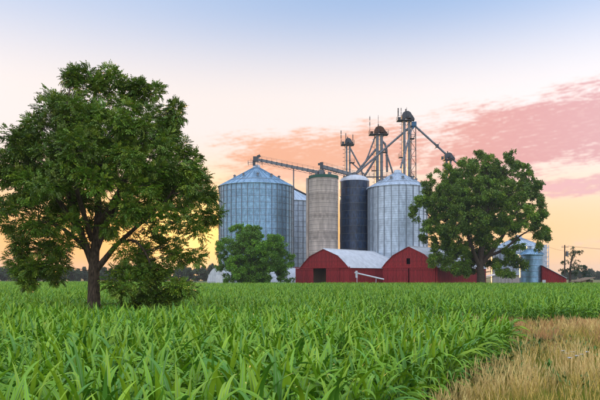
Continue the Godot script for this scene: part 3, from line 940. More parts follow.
func build_elevators():
	rng.seed = 31
	elevator("slender bucket elevator with whip antenna rising behind the navy silo", 348, 168.0, 138.5, 145.0, [346.4, 349.6], 0.5, [341, 354], [[340.8, 131.0], [352.5, 135.5], [345.5, 134]],
		[{"p": [[350, 148], [361, 168], [363, 178]], "r": 0.22}, {"p": [[351, 162], [365, 175]], "r": 0.18}], M.steel_dark)
	elevator("middle bucket elevator with rusty head and two tall antennas", 379, 170.0, 126.5, 134.8, [377, 381.2], 0.85, [369, 388], [[369.4, 116.5], [377.8, 116, 0.5]],
		[{"p": [[375, 137], [368, 156], [361, 171]], "r": 0.2}, {"p": [[377, 148], [357, 172], [356, 178]], "r": 0.3}, {"p": [[380, 151], [364, 177]], "r": 0.3}, {"p": [[381, 140], [385, 144], [386.5, 150], [387, 172]], "r": 0.32}, {"p": [[385, 149], [393, 174]], "r": 0.25}], M.rust)
	var t := elevator("tallest bucket elevator with lattice tower and blue distributor box", 406, 166.0, 111.5, 120.8, [404, 408.8], 0.72, [397, 412], [[397.6, 109.5, 1.3], [400.5, 108.5, 0.8], [406, 108, 0.5]],
		[{"p": [[411, 126], [357, 173]], "r": 0.28}, {"p": [[411, 130, 0.5], [396.8, 172, 6.5]], "r": 0.25}, {"p": [[415, 126], [449, 157]], "r": 0.28}], M.steel_dark)
	# lattice legs beside the casings
	var d := 166.0
	var O := t.position
	var lt := MB.new()
	var c0 := [P(411, 127, d) - O, P(415.5, 127, d) - O]
	var c1 := [P(410.5, 290, d) - O, P(416.5, 290, d) - O]
	for k in 2: lt.beam(c0[k], c1[k], 0.22, 0.22)
	var n := 22
	for k in n:
		var a0: Vector3 = c0[k % 2].lerp(c1[k % 2], float(k) / n)
		var a1: Vector3 = c0[(k + 1) % 2].lerp(c1[(k + 1) % 2], float(k + 1) / n)
		lt.beam(a0, a1, 0.12, 0.12)
		lt.beam(c0[0].lerp(c1[0], float(k) / n), c0[1].lerp(c1[1], float(k) / n), 0.1, 0.1)
	part("lattice", lt.mesh(M.steel_dark), t)
	var db := MB.new()
	db.box(P(413.5, 124.2, d) - O, Vector3(1.4, 1.2, 1.2)); db.tube([P(413.5, 126, d) - O, P(412.5, 129, d) - O], [0.5, 0.2], 8)
	part("distributor", db.mesh(M.blue_paint), t)
	# clamp on the right-hand spout
	var cb := MB.new()
	for q in [[-1, 1], [1, 1]]:
		cb.beam(P(437 - 2.6 * q[0], 146 - 3.2, d) - O + Vector3(0, 0, 0.3), P(437 + 2.6 * q[0], 146 + 3.2, d) - O + Vector3(0, 0, 0.3), 0.12, 0.12)
	cb.box(P(437, 146, d) - O, Vector3(0.8, 0.9, 0.8))
	part("spout_clamp", cb.mesh(M.steel_dark), t)
	elevator("short elevator head showing above the spreading tree", 448, 166.0, 153.0, 160.0, [446, 450], 0.6, [443.5, 453], [], [{"p": [[451, 158], [460, 166]], "r": 0.22}], M.steel_dark)
	# conveyors
	var a := P(257, 159.5, 165.0)
	var b := P(324, 173.5, 156.0)
	var o := thing("conveyor", "long sloping conveyor from the widest bin's peak to the concrete silo", "conveyor", Vector3(a.x, 0, a.z))
	truss("trough", a, b, 0.7, 0.75, o)
	var hd := MB.new()
	hd.box(a - o.position + Vector3(-0.3, 0.1, 0), Vector3(1.5, 1.3, 1.1)); hd.box(a - o.position + Vector3(-0.8, -0.9, 0), Vector3(0.7, 1.5, 0.7)); hd.box(a - o.position + Vector3(0.5, 0.9, 0), Vector3(0.9, 0.6, 0.8), Basis(Vector3(0, 0, 1), 0.5))
	hd.beam(a - o.position + Vector3(-1.6, -1.6, 0.6), a - o.position + Vector3(-1.6, 0.2, 0.6), 0.08, 0.08)
	part("drive_head", hd.mesh(M.steel_dark), o)
	var rl := MB.new()
	rail_box(rl, -2.4, 1.4, -1.2, 1.2, a.y - 1.6, 1.1)
	part("railing", rl.mesh(M.steel_dark), o)
	var leg := MB.new()
	var q := a.lerp(b, 0.56) - o.position
	leg.tube([q, Vector3(q.x, Y(189, 161.0), q.z)], [0.16, 0.16], 6)
	leg.tube([Vector3(q.x, Y(189, 161.0), q.z), P(311, 197, 165.0) - o.position], [0.24, 0.24], 6)
	part("down_pipe", leg.mesh(M.steel), o)
	a = P(321.5, 166.5, 157.0)
	b = P(362, 177.5, 164.0)
	o = thing("conveyor", "short sloping conveyor linking the concrete silo and the navy silo", "conveyor", Vector3(a.x, 0, a.z))
	truss("trough", a, b, 0.8, 0.85, o)
	hd = MB.new()
	hd.box(a - o.position + Vector3(0, 0.2, 0), Vector3(0.9, 1.7, 0.9)); hd.beam(a - o.position, a - o.position + Vector3(0.9, -2.4, 0), 0.5, 0.5); hd.box(a - o.position + Vector3(-0.5, 0.6, 0), Vector3(0.9, 0.5, 0.6))
	part("drive_head", hd.mesh(M.steel_dark), o)
	o = thing("catwalk", "narrow railed catwalk crossing between the two middle elevators", "catwalk", P(352, 177.0, 166.5))
	var cw := MB.new()
	var len := X(404, 166.5) - X(352, 166.5)
	cw.box(Vector3(len * 0.5, 0, 0), Vector3(len, 0.2, 1.1))
	part("deck", cw.mesh(M.steel_dark), o)
	cw = MB.new()
	rail_box(cw, 0, len, -0.55, 0.55, 0, 1.1)
	part("railing", cw.mesh(M.steel_dark), o)

# ---------------------------------------------------------------- barns and sheds
# a wall of upright boards between x0 and x1 (local), with a top height given by a function; face towards +z
func boards(x0: float, x1: float, top: Callable, bottom: float, z: float, w: float, hole := []) -> MB:
	var mb := MB.new()
	var x := x0
	while x < x1 - 0.02:
		var e := minf(x + w, x1)
		var g := rr(0.72, 1.12)
		mb.col = Color(g, g, g)
		var zz := z + rr(0.0, 0.015)
		var segs := [[bottom, 99.0]]
		if hole.size() and e > hole[0] + 0.01 and x < hole[1] - 0.01: segs = [[hole[3], 99.0]] if hole[2] <= bottom else [[bottom, hole[2]], [hole[3], 99.0]]
		for s in segs:
			var ya: float = minf(s[1], top.call(x + 0.012))
			var yb: float = minf(s[1], top.call(e - 0.012))
			var a := Vector3(x + 0.012, s[0], zz)
			var b := Vector3(e - 0.012, s[0], zz)
			var c := Vector3(e - 0.012, yb, zz)
			var d := Vector3(x + 0.012, ya, zz)
			mb.flat(a, b, c, d, Vector3(0, 0, 1))
			var bk := Vector3(0, 0, -0.05)
			mb.flat(a, d, d + bk, a + bk, Vector3(-1, 0, 0)); mb.flat(b, c, c + bk, b + bk, Vector3(1, 0, 0))
			mb.flat(a + bk, b + bk, c + bk, d + bk, Vector3(0, 0, -1))
		x = e
	return mb
func turned(mb: MB, t: Transform3D) -> MB:
	for i in mb.v.size(): mb.v[i] = t * mb.v[i]; mb.n[i] = t.basis * mb.n[i]
	return mb

func gambrel(prof: Array) -> Callable:
	return func(x):
		for k in prof.size() - 1:
			if x <= prof[k + 1].x: return lerpf(prof[k].y, prof[k + 1].y, (x - prof[k].x) / (prof[k + 1].x - prof[k].x))
		return prof[-1].y

func roof_sheets(o: Node3D, prof: Array, l: float, m: Material):
	# ribbed sheet panels, one per slope and metre, lapped at the ribs
	for k in prof.size() - 1:
		var p: Vector2 = prof[k]
		var q: Vector2 = prof[k + 1]
		var e := (q - p).normalized()
		var nn := Vector3(-e.y, e.x, 0)
		if nn.y < 0: nn = -nn
		var variants := []
		var w := 1.1
		for v in 3:
			var mb := MB.new()
			mb.col = Color(1, 1, 1) * [1.0, 0.93, 0.97][v]
			var a := Vector3(p.x, p.y, 0) - Vector3(e.x, e.y, 0) * (0.25 if k == 0 else 0.03)
			var b := Vector3(q.x, q.y, 0) + Vector3(e.x, e.y, 0) * (0.25 if k == prof.size() - 2 else 0.03)
			a += nn * 0.06; b += nn * 0.06
			var z := Vector3(0, 0, -w)
			mb.flat(a, b, b + z, a + z, nn)
			mb.flat(a - nn * 0.03, b - nn * 0.03, b + z - nn * 0.03, a + z - nn * 0.03, -nn)
			for r in 2:
				var zz := Vector3(0, 0, -w * (r + 0.5) / 2)
				mb.beam(a + zz + nn * 0.02, b + zz + nn * 0.02, 0.06, 0.05)
			variants.append(mb.mesh(m))
		var n := int((l + 0.6) / w)
		for j in n: part("roof_panel", variants[rng.randi() % 3], o, Vector3(0, 0, 0.3 - j * w))

func barn(label: String, px: float, d: float, turn: float, prof: Array, l: float, mode: int) -> Node3D:
	var o := thing("barn", label, "barn", Vector3(X(px, d), 0, -d), turn)
	var hw: float = prof[-1].x
	var eave: float = prof[0].y
	var top := gambrel(prof)
	var up := boards(-hw, hw, func(x): return top.call(x) - 0.05, eave, 0.06, 0.3, [-0.45, 0.05, eave + 0.7, eave + 2.0] if mode == 2 else [])
	part("gable_boards", up.mesh(M.red), o).set_meta("kind", "stuff")
	var hole := [-2.9, 0.6, -1.0, eave - 0.25] if mode == 1 else [-0.3, 0.3, -1.0, eave - 0.25]
	var lo := boards(-hw, hw, func(_x): return eave - 0.02, -0.1, 0.0, 0.3, hole)
	part("front_boards", lo.mesh(M.red), o).set_meta("kind", "stuff")
	# sliding door track
	var tr := MB.new()
	tr.box(Vector3(-0.6 if mode == 1 else 0.0, eave, 0.16), Vector3(2 * hw + (2.0 if mode == 1 else 0.2), 0.22, 0.16))
	part("door_track", tr.mesh(M.red), o)
	if mode == 1:
		for k in 2:
			var x0: float = [-hw - 1.4, 0.75][k]
			var x1: float = [-3.0, 4.4][k]
			var dr := boards(x0, x1, func(_x): return eave - 0.15, 0.05, 0.14, 0.26)
			var dn := part("sliding_door", dr.mesh(M.red), o)
			var fr := MB.new()
			for yy in [0.25, eave - 0.4]: fr.box(Vector3((x0 + x1) * 0.5, yy, 0.17), Vector3(x1 - x0, 0.18, 0.05))
			for xx in [x0 + 0.1, x1 - 0.1]: fr.box(Vector3(xx, eave * 0.5 - 0.05, 0.172), Vector3(0.18, eave - 0.4, 0.05))
			part("door_frame", fr.mesh(M.red), dn)
		# stalls seen through the opening
		var inn := MB.new()
		inn.box(Vector3(-1.2, 0.9, -3.2), Vector3(1.3, 1.8, 0.5)); inn.box(Vector3(0.2, 1.4, -4.2), Vector3(0.2, 2.8, 0.2)); inn.box(Vector3(-2.2, 2.2, -4.4), Vector3(2.4, 0.15, 0.6))
		part("stored_crates", inn.mesh(M.wood), o)
		var bk := MB.new()
		bk.box(Vector3(-1.0, eave * 0.5, -5.0), Vector3(7, eave, 0.1)); bk.box(Vector3(-4.4, eave * 0.5, -2.6), Vector3(0.1, eave, 4.8)); bk.box(Vector3(2.4, eave * 0.5, -2.6), Vector3(0.1, eave, 4.8)); bk.box(Vector3(-1.0, eave - 0.1, -2.6), Vector3(6.8, 0.1, 4.8))
		part("inner_stall", bk.mesh(M.wood), o)
	else:
		for k in 2:
			var x0: float = [-hw + 0.35, 0.14][k]
			var x1: float = [-0.14, hw - 0.35][k]
			var dr := boards(x0, x1, func(_x): return eave - 0.15, 0.05, 0.14, 0.26)
			var dn := part("sliding_door", dr.mesh(M.red), o)
			var fr := MB.new()
			for yy in [0.25, eave - 0.4]: fr.box(Vector3((x0 + x1) * 0.5, yy, 0.17), Vector3(x1 - x0, 0.16, 0.05))
			part("door_frame", fr.mesh(M.red), dn)
	# trim under the gable edge
	var tm := MB.new()
	for k in prof.size() - 1:
		tm.beam(Vector3(prof[k].x, prof[k].y - 0.02, 0.16), Vector3(prof[k + 1].x, prof[k + 1].y - 0.02, 0.16), 0.12, 0.14)
	part("gable_trim", tm.mesh(M.red), o)
	# long sides and back, block below and boards above
	for s in [1.0, -1.0]:
		var sd := boards(-l, 0.0, func(_x): return eave - 0.1, 1.6, 0.0, 0.3)
		var t := Transform3D(Basis(Vector3.UP, PI * 0.5), Vector3(hw - 0.03, 0, -l)) if s > 0 else Transform3D(Basis(Vector3.UP, -PI * 0.5), Vector3(-hw + 0.03, 0, 0))
		turned(sd, t)
		part("side_boards", sd.mesh(M.red), o).set_meta("kind", "stuff")
		var blk := MB.new()
		blk.box(Vector3(s * (hw - 0.1), 0.8, -l * 0.5), Vector3(0.24, 1.6, l - 0.1))
		part("block_base", blk.mesh(M.red), o)
	var bb := boards(-hw, hw, top, 0.0, 0.0, 0.4)
	turned(bb, Transform3D(Basis(Vector3.UP, PI), Vector3(0, 0, -l)))
	part("back_boards", bb.mesh(M.red), o).set_meta("kind", "stuff")
	roof_sheets(o, prof, l, M.white_metal)
	var rc := MB.new()
	var pk: Vector2 = prof[prof.size() / 2]
	rc.tube([Vector3(0, pk.y + 0.1, 0.3), Vector3(0, pk.y + 0.1, -l - 0.3)], [0.14, 0.14], 6)
	part("ridge_cap", rc.mesh(M.white_metal), o)
	return o

func build_barns():
	rng.seed = 55
	var t := deg_to_rad(-40)
	var prof := [Vector2(-7.0, 4.75), Vector2(-6.0, 5.75), Vector2(-4.1, 7.35), Vector2(0, 8.95), Vector2(4.1, 7.35), Vector2(6.0, 5.75), Vector2(7.0, 4.75)]
	var b1 := barn("red gambrel barn with a dark open doorway and long white metal roof", 324, 137.5, t, prof, 29.0, 1)
	var prof2 := [Vector2(-6.9, 4.75), Vector2(-5.9, 5.85), Vector2(-4.0, 7.5), Vector2(0, 9.35), Vector2(4.0, 7.5), Vector2(5.9, 5.85), Vector2(6.9, 4.75)]
	barn("red gambrel barn with closed sliding doors partly behind the spreading tree", 409, 134.0, t, prof2, 26.0, 2)
	# auger pipe leaning against the first barn's long wall
	var o := thing("grain_auger", "pale grey auger pipe leaning along the first barn's side wall", "auger", P(356, 283, 130.0))
	o.position.y = 0
	var mb := MB.new()
	mb.tube([P(354.5, 272.6, 131.0) - o.position, P(384, 279.4, 130.0) - o.position], [0.16, 0.16], 8)
	part("tube", mb.mesh(M.white_metal), o)
	mb = MB.new()
	mb.box(P(356.5, 274.2, 130.9) - o.position, Vector3(0.45, 1.5, 0.5)); mb.beam(P(357, 274, 130.9) - o.position, Vector3(0.2, 0, 0), 0.1, 0.1)
	mb.beam(P(376, 277.5, 130.3) - o.position, Vector3(P(376, 277.5, 130.3).x - o.position.x, 0, -0.6), 0.1, 0.1)
	part("spout", mb.mesh(M.white_dome), o)
	# lean-to beyond the second barn
	# hoop building
	var d := 142.0
	o = thing("hoop_building", "low white metal hoop building half hidden by the bushy tree", "hoop building", Vector3(X(217, d), 0, -d), deg_to_rad(-52))
	var R := 5.0
	var l := 25.0
	var arch := []
	var segs := 16
	for k in segs + 1:
		var a := PI * k / segs
		arch.append(Vector3(-cos(a) * R, sin(a) * R * 0.97, 0))
	var variants := []
	for v in 3:
		var mbv := MB.new()
		mbv.col = Color(1, 1, 1) * [1.0, 0.94, 0.97][v]
		var w := 0.9
		for k in segs:
			var n0: Vector3 = arch[k].normalized()
			var n1: Vector3 = arch[k + 1].normalized()
			for r in 2:
				var z0 := Vector3(0, 0, -w * r / 2)
				var z1 := Vector3(0, 0, -w * (r + 0.7) / 2)
				var z2 := Vector3(0, 0, -w * (r + 1) / 2)
				mbv.quad(arch[k] + z0, arch[k + 1] + z0, arch[k + 1] + z1, arch[k] + z1, n0, n1, n1, n0)
				mbv.quad(arch[k] + z1, arch[k + 1] + z1, arch[k + 1] + z2 + n1 * 0.06, arch[k] + z2 + n0 * 0.06, n0, n1, n1, n0)
		variants.append(mbv.mesh(M.white_dome))
	for j in int(l / 0.9): part("arch_panel", variants[rng.randi() % 3], o, Vector3(0, 0, -j * 0.9))
	mb = MB.new()
	for k in segs: mb.face(Vector3(0, 0, 0), arch[k], arch[k + 1], Vector3(0, 0, 1))
	part("end_wall", mb.mesh(M.white_dome), o, Vector3(0, 0, 0.0))
	mb = MB.new()
	for k in 9: mb.box(Vector3(-4.0 + k, R * 0.4, 0.04), Vector3(0.06, R * 0.8 * sqrt(1 - pow((-4.0 + k) / R, 2)), 0.05))
	mb.box(Vector3(0, 1.55, 0.05), Vector3(9.4, 0.08, 0.06))
	part("end_wall_ribs", mb.mesh(M.white_metal), o)
	mb = MB.new()
	mb.box(Vector3(1.2, 1.5, 0.06), Vector3(3.0, 3.0, 0.05))
	part("door", mb.mesh(M.white_metal), o)

	# small bin with a cone roof in front of a wider one, right of the spreading tree
	grain_bin("grain_bin", "wide blue-roofed grain bin rising behind the spreading tree's right side", 518, 172.0, 7.4, Y(248, 172), Y(236.5, 172), 7, 24, M.galv_dull, false)
	grain_bin("grain_bin", "small plain steel bin against the small red shed", 531, 141.0, 2.6, Y(254, 141), Y(246.5, 141), 6, 0, M.galv, false)
	# grey service tower
	d = 160.0
	o = thing("service_tower", "narrow grey ladder tower behind the small steel bin", "tower", Vector3(X(544.5, d), 0, -d))
	mb = MB.new()
	var hgt := Y(245, d)
	for q in [[-1, -1], [1, -1], [1, 1], [-1, 1]]: mb.beam(Vector3(q[0] * 0.75, 0, q[1] * 0.75), Vector3(q[0] * 0.75, hgt, q[1] * 0.75), 0.14, 0.14)
	part("frame", mb.mesh(M.galv_dull), o)
	mb = MB.new()
	for k in 9:
		var y := hgt * (k + 0.5) / 9
		for q in [-1, 1]: mb.beam(Vector3(-0.75, y, q * 0.75), Vector3(0.75, y, q * 0.75), 0.1, 0.1)
		mb.beam(Vector3(-0.75, y, 0.75), Vector3(0.75, y + hgt / 9, 0.75), 0.08, 0.08)
	part("bracing", mb.mesh(M.galv_dull), o)
	mb = MB.new()
	mb.box(Vector3(0, hgt * 0.5, 0), Vector3(0.9, hgt, 0.9))
	part("casing", mb.mesh(M.white_metal), o)
	# red shed with a white sloping roof
	d = 138.0
	o = thing("red_shed", "small red shed with a steep white roof beside the steel bin", "shed", Vector3(X(542, d), 0, -d), deg_to_rad(-8))
	var w := X(564.5, d) - X(541.5, d)
	var h0 := Y(265.5, d)
	var h1 := Y(278.5, d)
	var wall := boards(0, w, func(x): return lerpf(h0, h1, x / w) - 0.1, 0.0, 0.0, 0.28)
	part("front_boards", wall.mesh(M.red), o).set_meta("kind", "stuff")
	mb = MB.new()
	mb.flat(Vector3(0, 0, -0.06), Vector3(0, h0 - 0.1, -0.06), Vector3(0, h0 - 0.1, -8), Vector3(0, 0, -8), Vector3(-1, 0, 0))
	mb.flat(Vector3(w, 0, -0.06), Vector3(w, h1 - 0.1, -0.06), Vector3(w, h1 - 0.1, -8), Vector3(w, 0, -8), Vector3(1, 0, 0))
	mb.flat(Vector3(0, 0, -8), Vector3(w, 0, -8), Vector3(w, h1 - 0.1, -8), Vector3(0, h0 - 0.1, -8), Vector3(0, 0, -1))
	part("side_wall", mb.mesh(M.red), o)
	var sl := Vector3(w + 0.3, h1 - h0 * 1.0 - 0.1, 0).normalized()
	for j in 8:
		mb = MB.new()
		var z := 0.35 - j * 1.06
		mb.box(Vector3(w * 0.5, (h0 + h1) * 0.5 + 0.05, z - 0.53), Vector3(w * 1.16, 0.09, 1.05), Basis(sl, Vector3(0, 0, -1).cross(sl).normalized() * -1.0, Vector3(0, 0, 1)))
		part("roof_panel", mb.mesh(M.white_metal), o)
	mb = MB.new()
	mb.box(Vector3(0.4, 0.95, 0.06), Vector3(0.75, 1.9, 0.06))
	part("door", mb.mesh(M.white), o)
	# low white shed glimpsed under the spreading tree
	d = 150.0
	o = thing("white_shed", "low white shed glimpsed beneath the spreading tree", "shed", Vector3(X(506, d), 0, -d))
	wall = boards(-3.5, 3.5, func(x): return 3.6 - absf(x) * 0.25, 0.0, 0.0, 0.35)
	part("wall", wall.mesh(M.white), o).set_meta("kind", "stuff")
	mb = MB.new()
	for s in [-1.0, 1.0]: mb.beam(Vector3(0, 3.72, -2.5), Vector3(s * 3.8, 2.77, -2.5), 5.4, 0.08)
	part("roof", mb.mesh(M.white_metal), o)
	# open wooden shelter
	d = 135.0
	o = thing("wooden_shelter", "tiny low wooden shelter with a slanting pale roof in the yard", "shelter", Vector3(X(586, d), 0, -d), deg_to_rad(20))
	mb = MB.new()
	for q in [[-1.6, 0.2], [1.6, 0.2], [-1.6, -1.8], [1.6, -1.8]]: mb.box(Vector3(q[0], 0.95, q[1]), Vector3(0.14, 1.9, 0.14))
	part("post", mb.mesh(M.wood), o)
	for k in 5:
		mb = MB.new()
		mb.box(Vector3(0, 0.25 + k * 0.36, -1.9), Vector3(3.3, 0.3, 0.05)); mb.box(Vector3(1.68, 0.25 + k * 0.36, -0.8), Vector3(0.05, 0.3, 2.2))
		part("plank", mb.mesh(M.wood), o)
	mb = MB.new()
	mb.box(Vector3(-0.3, 2.0, -0.8), Vector3(4.8, 0.1, 3.0), Basis(Vector3(0, 0, 1), 0.2))
	part("roof", mb.mesh(M.wood), o)
	mb = MB.new()
	mb.box(Vector3(-0.9, 0.9, 0.22), Vector3(1.4, 1.8, 0.06))
	part("wall", mb.mesh(M.wood), o)
	# utility pole
	d = 139.0
	o = thing("utility_pole", "wooden utility pole with a grey transformer beside the red shed", "utility pole", Vector3(X(564.6, d), 0, -d))
	hgt = Y(245, d)
	mb = MB.new()
	mb.tube([Vector3(0, -0.1, 0), Vector3(0, hgt, 0)], [0.19, 0.13], 8)
	part("pole", mb.mesh(M.pole), o)
	mb = MB.new()
	mb.box(Vector3(0, hgt - 0.5, 0.16), Vector3(1.6, 0.1, 0.1))
	part("crossarm", mb.mesh(M.pole), o)
	mb = MB.new()
	mb.tube([Vector3(0.5, hgt - 2.6, 0), Vector3(0.5, hgt - 1.5, 0)], [0.32, 0.32], 10)
	mb.tube([Vector3(0.5, hgt - 1.5, 0), Vector3(0.5, hgt - 1.2, 0)], [0.08, 0.06], 6)
	part("transformer", mb.mesh(M.steel), o)
	for k in 2:
		mb = MB.new()
		mb.tube([Vector3(-0.7 + k * 1.4, hgt - 0.45, 0.16), Vector3(-0.7 + k * 1.4, hgt - 0.2, 0.16)], [0.05, 0.03], 6)
		part("insulator", mb.mesh(M.white), o)
	for k in 3:
		mb = MB.new()
		var p0 := o.position + Vector3([-0.7, 0.7, 0.0][k], hgt - [0.2, 0.2, 1.4][k], 0.16)
		var p1: Vector3 = [Vector3(150, hgt + 0.5, -175), Vector3(152, hgt + 0.5, -175), Vector3(X(536, 150), Y(240, 150), -150)][k]
		var pts := []
		var rad := []
		for j in 13:
			var f := j / 12.0
			pts.append(p0.lerp(p1, f) - Vector3(0, 4.0 * f * (1 - f) * (1.6 if k < 2 else 0.5), 0)); rad.append(0.018)
		mb.tube(pts, rad, 4)
		var wire := part(numbered("power_line"), mb.mesh(M.steel_dark), self)
		tag(wire, ["power line running off from the utility pole's crossarm", "power line running off from the utility pole's crossarm", "service wire from the utility pole to the bins"][k], "wire", "wires on the utility pole")

# ---------------------------------------------------------------- grass verge and ground
func grass_tuft(n: int, h: float, heads: int, cols: Array, head_col: Color, spread: float) -> ArrayMesh:
	var mb := MB.new()
	for k in n:
		var a := rr(0, TAU)
		var d := Vector3(cos(a), 0, sin(a))
		var b := d * spread * sqrt(rr(0, 1))
		var l := h * rr(0.5, 1.0)
		var lean := rr(0.05, 0.5)
		mb.col = cols[rng.randi() % cols.size()] * rr(0.8, 1.2)
		var s := d.cross(Vector3.UP).rotated(Vector3.UP, rr(-1, 1)) * 0.0035
		var m := b + Vector3(0, l * 0.55, 0) + d * l * lean * 0.3
		var t := b + Vector3(0, l * (1.0 - lean * 0.3), 0) + d * l * lean
		mb.flat(b - s, b + s, m + s * 0.8, m - s * 0.8, d); mb.face(m - s * 0.8, m + s * 0.8, t, d)
	for k in heads:
		var a := rr(0, TAU)
		var d := Vector3(cos(a), 0, sin(a))
		var b := d * spread * sqrt(rr(0, 1))
		var l := h * rr(0.95, 1.3)
		var top := b + Vector3(0, l, 0) + d * l * rr(0.05, 0.2)
		mb.col = head_col * rr(0.75, 1.1)
		mb.tube([b, b.lerp(top, 0.6) + Vector3(0, 0.01, 0), top], [0.0022, 0.002, 0.0016], 3, false)
		mb.col = head_col * rr(0.85, 1.25)
		var e := (top - b).normalized() * 0.11 + d * 0.025
		mb.tube([top - e * 0.5, top, top + e * 0.5, top + e], [0.002, 0.006, 0.005, 0.001], 4, false)
	return mb.mesh(M.grass)

func build_ground():
	var mb := MB.new()
	mb.flat(Vector3(-1500, -0.02, 60), Vector3(1500, -0.02, 60), Vector3(1500, -0.02, -2600), Vector3(-1500, -0.02, -2600), Vector3.UP)
	structure("ground", mb.mesh(M.soil))
	mb = MB.new()
	mb.flat(Vector3(-1500, 0.0, -126), Vector3(1500, 0.0, -126), Vector3(1500, 0.0, -2600), Vector3(-1500, 0.0, -2600), Vector3.UP)
	structure("grassy_yard", mb.mesh(M.lawn))

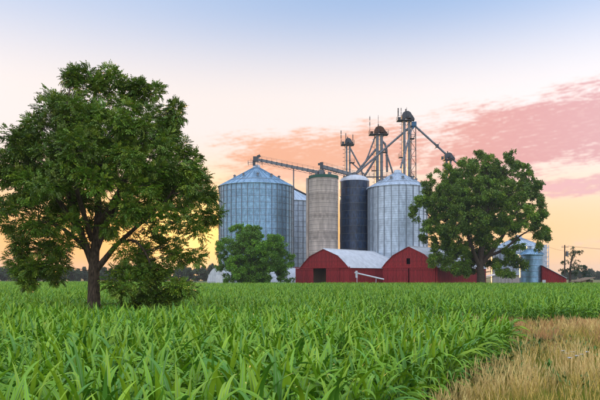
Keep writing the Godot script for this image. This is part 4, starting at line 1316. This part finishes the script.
func build_grass():
	rng.seed = 101
	var A := Vector2(7.3, 20.5)
	var u := Vector2(4.3, 8.0).normalized()
	var nrm := Vector2(-u.y, u.x)
	var straw := [Color(0.80, 0.52, 0.10), Color(0.84, 0.60, 0.17), Color(0.66, 0.52, 0.06), Color(0.40, 0.48, 0.035), Color(0.28, 0.42, 0.03)]
	var green := [Color(0.24, 0.40, 0.025), Color(0.36, 0.44, 0.03), Color(0.15, 0.32, 0.025), Color(0.52, 0.47, 0.05)]
	var rust := [Color(0.46, 0.25, 0.08), Color(0.52, 0.32, 0.10), Color(0.42, 0.35, 0.07)]
	var kinds := []
	for k in 3: kinds.append(grass_tuft(30, 0.46, 5, straw, Color(0.9, 0.62, 0.22), 0.15))
	for k in 3: kinds.append(grass_tuft(34, 0.42, 2, green, Color(0.7, 0.48, 0.1), 0.15))
	for k in 2: kinds.append(grass_tuft(26, 0.42, 7, rust, Color(0.58, 0.29, 0.11), 0.14))
	var tf := []
	var cl := []
	for k in kinds.size(): tf.append([]); cl.append([])
	var patch := FastNoiseLite.new()
	patch.seed = 8; patch.frequency = 0.16; patch.fractal_octaves = 3
	var n := 0
	while n < 17000:
		var d := rr(8.5, 31.4)
		var x := rr(-14.0, 20.0)
		if x > 0.5 * d + 4.0: continue
		n += 1
		var q := Vector2(x, d) - A
		var e := q.dot(nrm)       # below zero: outside the near block on the road side
		var along := q.dot(u)
		var back := d - lerpf(20.5, 26.6, clampf((7.3 - x) / 20.15, -0.3, 1.3))
		if e > -0.12 and back < 0.15: continue
		var pn := patch.get_noise_2d(x * 1.4, d) 
		var pf := patch.get_noise_2d(x * 3.0 + 40.0, d * 2.0)
		# straw along the road side, greener in the pocket behind the block's corner
		var pocket := exp(-pow((d - 23.0) / 2.6, 2)) * exp(-pow((x - 8.4) / 2.2, 2))
		var strip := smoothstep(-0.25, 0.4, pn * 1.6 - 0.12 - pocket * 1.3 + smoothstep(19.0, 14.5, d) * 0.34)
		var k := 0
		if rr(0, 1) < strip: k = rng.randi() % 3
		else: k = 3 + rng.randi() % 3
		if pf > 0.22 and d > 17.0 and rr(0, 1) < 0.6: k = 6 + rng.randi() % 2
		var s := rr(0.75, 1.25) * (1.0 + 0.25 * pf)
		if d > 29.5: s *= 0.85
		if back > 0.0 and x < 7.4: s *= 0.5
		if rr(0, 1) < 0.08: s *= 1.22
		tf[k].append(Transform3D(Basis(Vector3.UP, rr(0, TAU)).scaled(Vector3(s, s * rr(0.85, 1.15), s)), Vector3(x, 0, -d)))
		var g := rr(0.85, 1.15)
		cl[k].append(Color(g, g, g))
	var o := thing("dry_grass", "tall golden dry grass with seed heads beside the corn", "grass")
	o.set_meta("kind", "stuff")
	for k in kinds.size(): many("grass_tufts", kinds[k], tf[k], cl[k], o)
	# broad-leaved green weeds along the foot of the corn
	var wd := []
	for k in 3:
		var mb := MB.new()
		for i in 40:
			var dd := (rdir() + Vector3(0, 0.5, 0)).normalized()
			var b := Vector3(rr(-0.12, 0.12), rr(0.02, 0.35), rr(-0.12, 0.12))
			mb.col = Color(0.1, 0.22, 0.03) * rr(0.7, 1.3)
			var l := rr(0.08, 0.16)
			var sd := dd.cross(Vector3.UP).normalized() * l * 0.25
			var nn := sd.cross(dd).normalized()
			if nn.y < 0: nn = -nn
			mb.face(b, b + dd * l * 0.5 - sd, b + dd * l, nn); mb.face(b, b + dd * l, b + dd * l * 0.5 + sd, nn)
		wd.append(mb.mesh(M.grass))
	tf = [[], [], []]; cl = [[], [], []]
	for i in 620:
		var p: Vector2
		if i < 150: p = Vector2(rr(7.4, 10.0), rr(20.5, 25.0))
		elif i < 260: p = A - u * rr(-0.5, 7.0) - nrm * rr(0.1, 0.5)
		elif i < 430: p = Vector2(rr(5.0, 19.0), rr(29.6, 31.4))
		else: p = A + u * rr(-7.0, 8.0) - nrm * (0.4 + 7.0 * pow(rr(0, 1), 1.6))
		var k := rng.randi() % 3
		tf[k].append(Transform3D(Basis(Vector3.UP, rr(0, TAU)).scaled(Vector3.ONE * rr(0.6, 1.5)), Vector3(p.x, 0, -p.y)))
		cl[k].append(Color(1, 1, 1) * rr(0.8, 1.2))
	var w := thing("weeds", "leafy green weeds along the foot of the corn", "weeds")
	w.set_meta("kind", "stuff")
	for k in 3: many("weed_leaves", wd[k], tf[k], cl[k], w)
	# white umbel flowers in the grass
	for q in [[562, 351], [566, 353.5], [572, 352], [576, 356], [581, 354.5], [569, 358], [586, 352]]:
		var d: float = 2.15 * FPX / (q[1] - HORIZON)
		var f := thing("wildflower", "white flat-topped wildflower standing in the dry grass", "flower", Vector3(X(q[0], d), 0, -d), 0, "white wildflowers in the dry grass")
		var st := MB.new()
		st.col = Color(0.12, 0.2, 0.04)
		st.tube([Vector3.ZERO, Vector3(0.02, 0.62, 0)], [0.004, 0.003], 4, false)
		var fl := MB.new()
		for k in 26:
			var a := k * 2.4
			var r := 0.062 * sqrt(k / 26.0)
			var b := Vector3(0.02 + r * cos(a), 0.66 + 0.008 * sin(k * 3.1), r * sin(a))
			st.tube([Vector3(0.02, 0.62, 0), b], [0.0012, 0.001], 3, false)
			fl.box(b, Vector3(0.018, 0.008, 0.018), Basis(Vector3.UP, a))
		part("stem", st.mesh(M.stalk), f)
		part("flower_head", fl.mesh(M.white), f)

# ---------------------------------------------------------------- scene
func _ready():
	rng.seed = 1
	var cam := Camera3D.new()
	cam.name = "camera"
	cam.projection = Camera3D.PROJECTION_FRUSTUM
	cam.keep_aspect = Camera3D.KEEP_HEIGHT
	cam.near = 0.1; cam.far = 5000.0
	cam.size = 0.1 * 400.0 / FPX
	cam.frustum_offset = Vector2(0, 0.1 * (HORIZON - 200.0) / FPX)
	cam.position = Vector3(0, CAM_H, 0)
	add_child(cam)
	var we := WorldEnvironment.new()
	var env := Environment.new()
	env.background_mode = Environment.BG_SKY
	env.sky = make_sky()
	env.tonemap_mode = Environment.TONE_MAPPER_LINEAR
	env.tonemap_exposure = 1.8
	env.sdfgi_enabled = true; env.ssao_enabled = true; env.ssil_enabled = true
	env.fog_enabled = true
	env.fog_density = 0.0002
	env.fog_light_color = Color(0.86, 0.88, 0.92)
	we.environment = env
	add_child(we)
	var sun := DirectionalLight3D.new()
	sun.name = "sun"
	sun.light_color = Color(1.0, 0.72, 0.42)
	sun.light_energy = 0.6
	sun.light_angular_distance = 2.5
	sun.shadow_enabled = true
	add_child(sun)
	var to_sun := Vector3(sin(SUN_AZ) * cos(SUN_EL), sin(SUN_EL), -cos(SUN_AZ) * cos(SUN_EL))
	sun.look_at_from_position(Vector3.ZERO, -to_sun, Vector3.UP)
	make_materials()
	build_ground()
	build_silos()
	build_elevators()
	build_barns()
	build_trees()
	build_corn()
	build_grass()
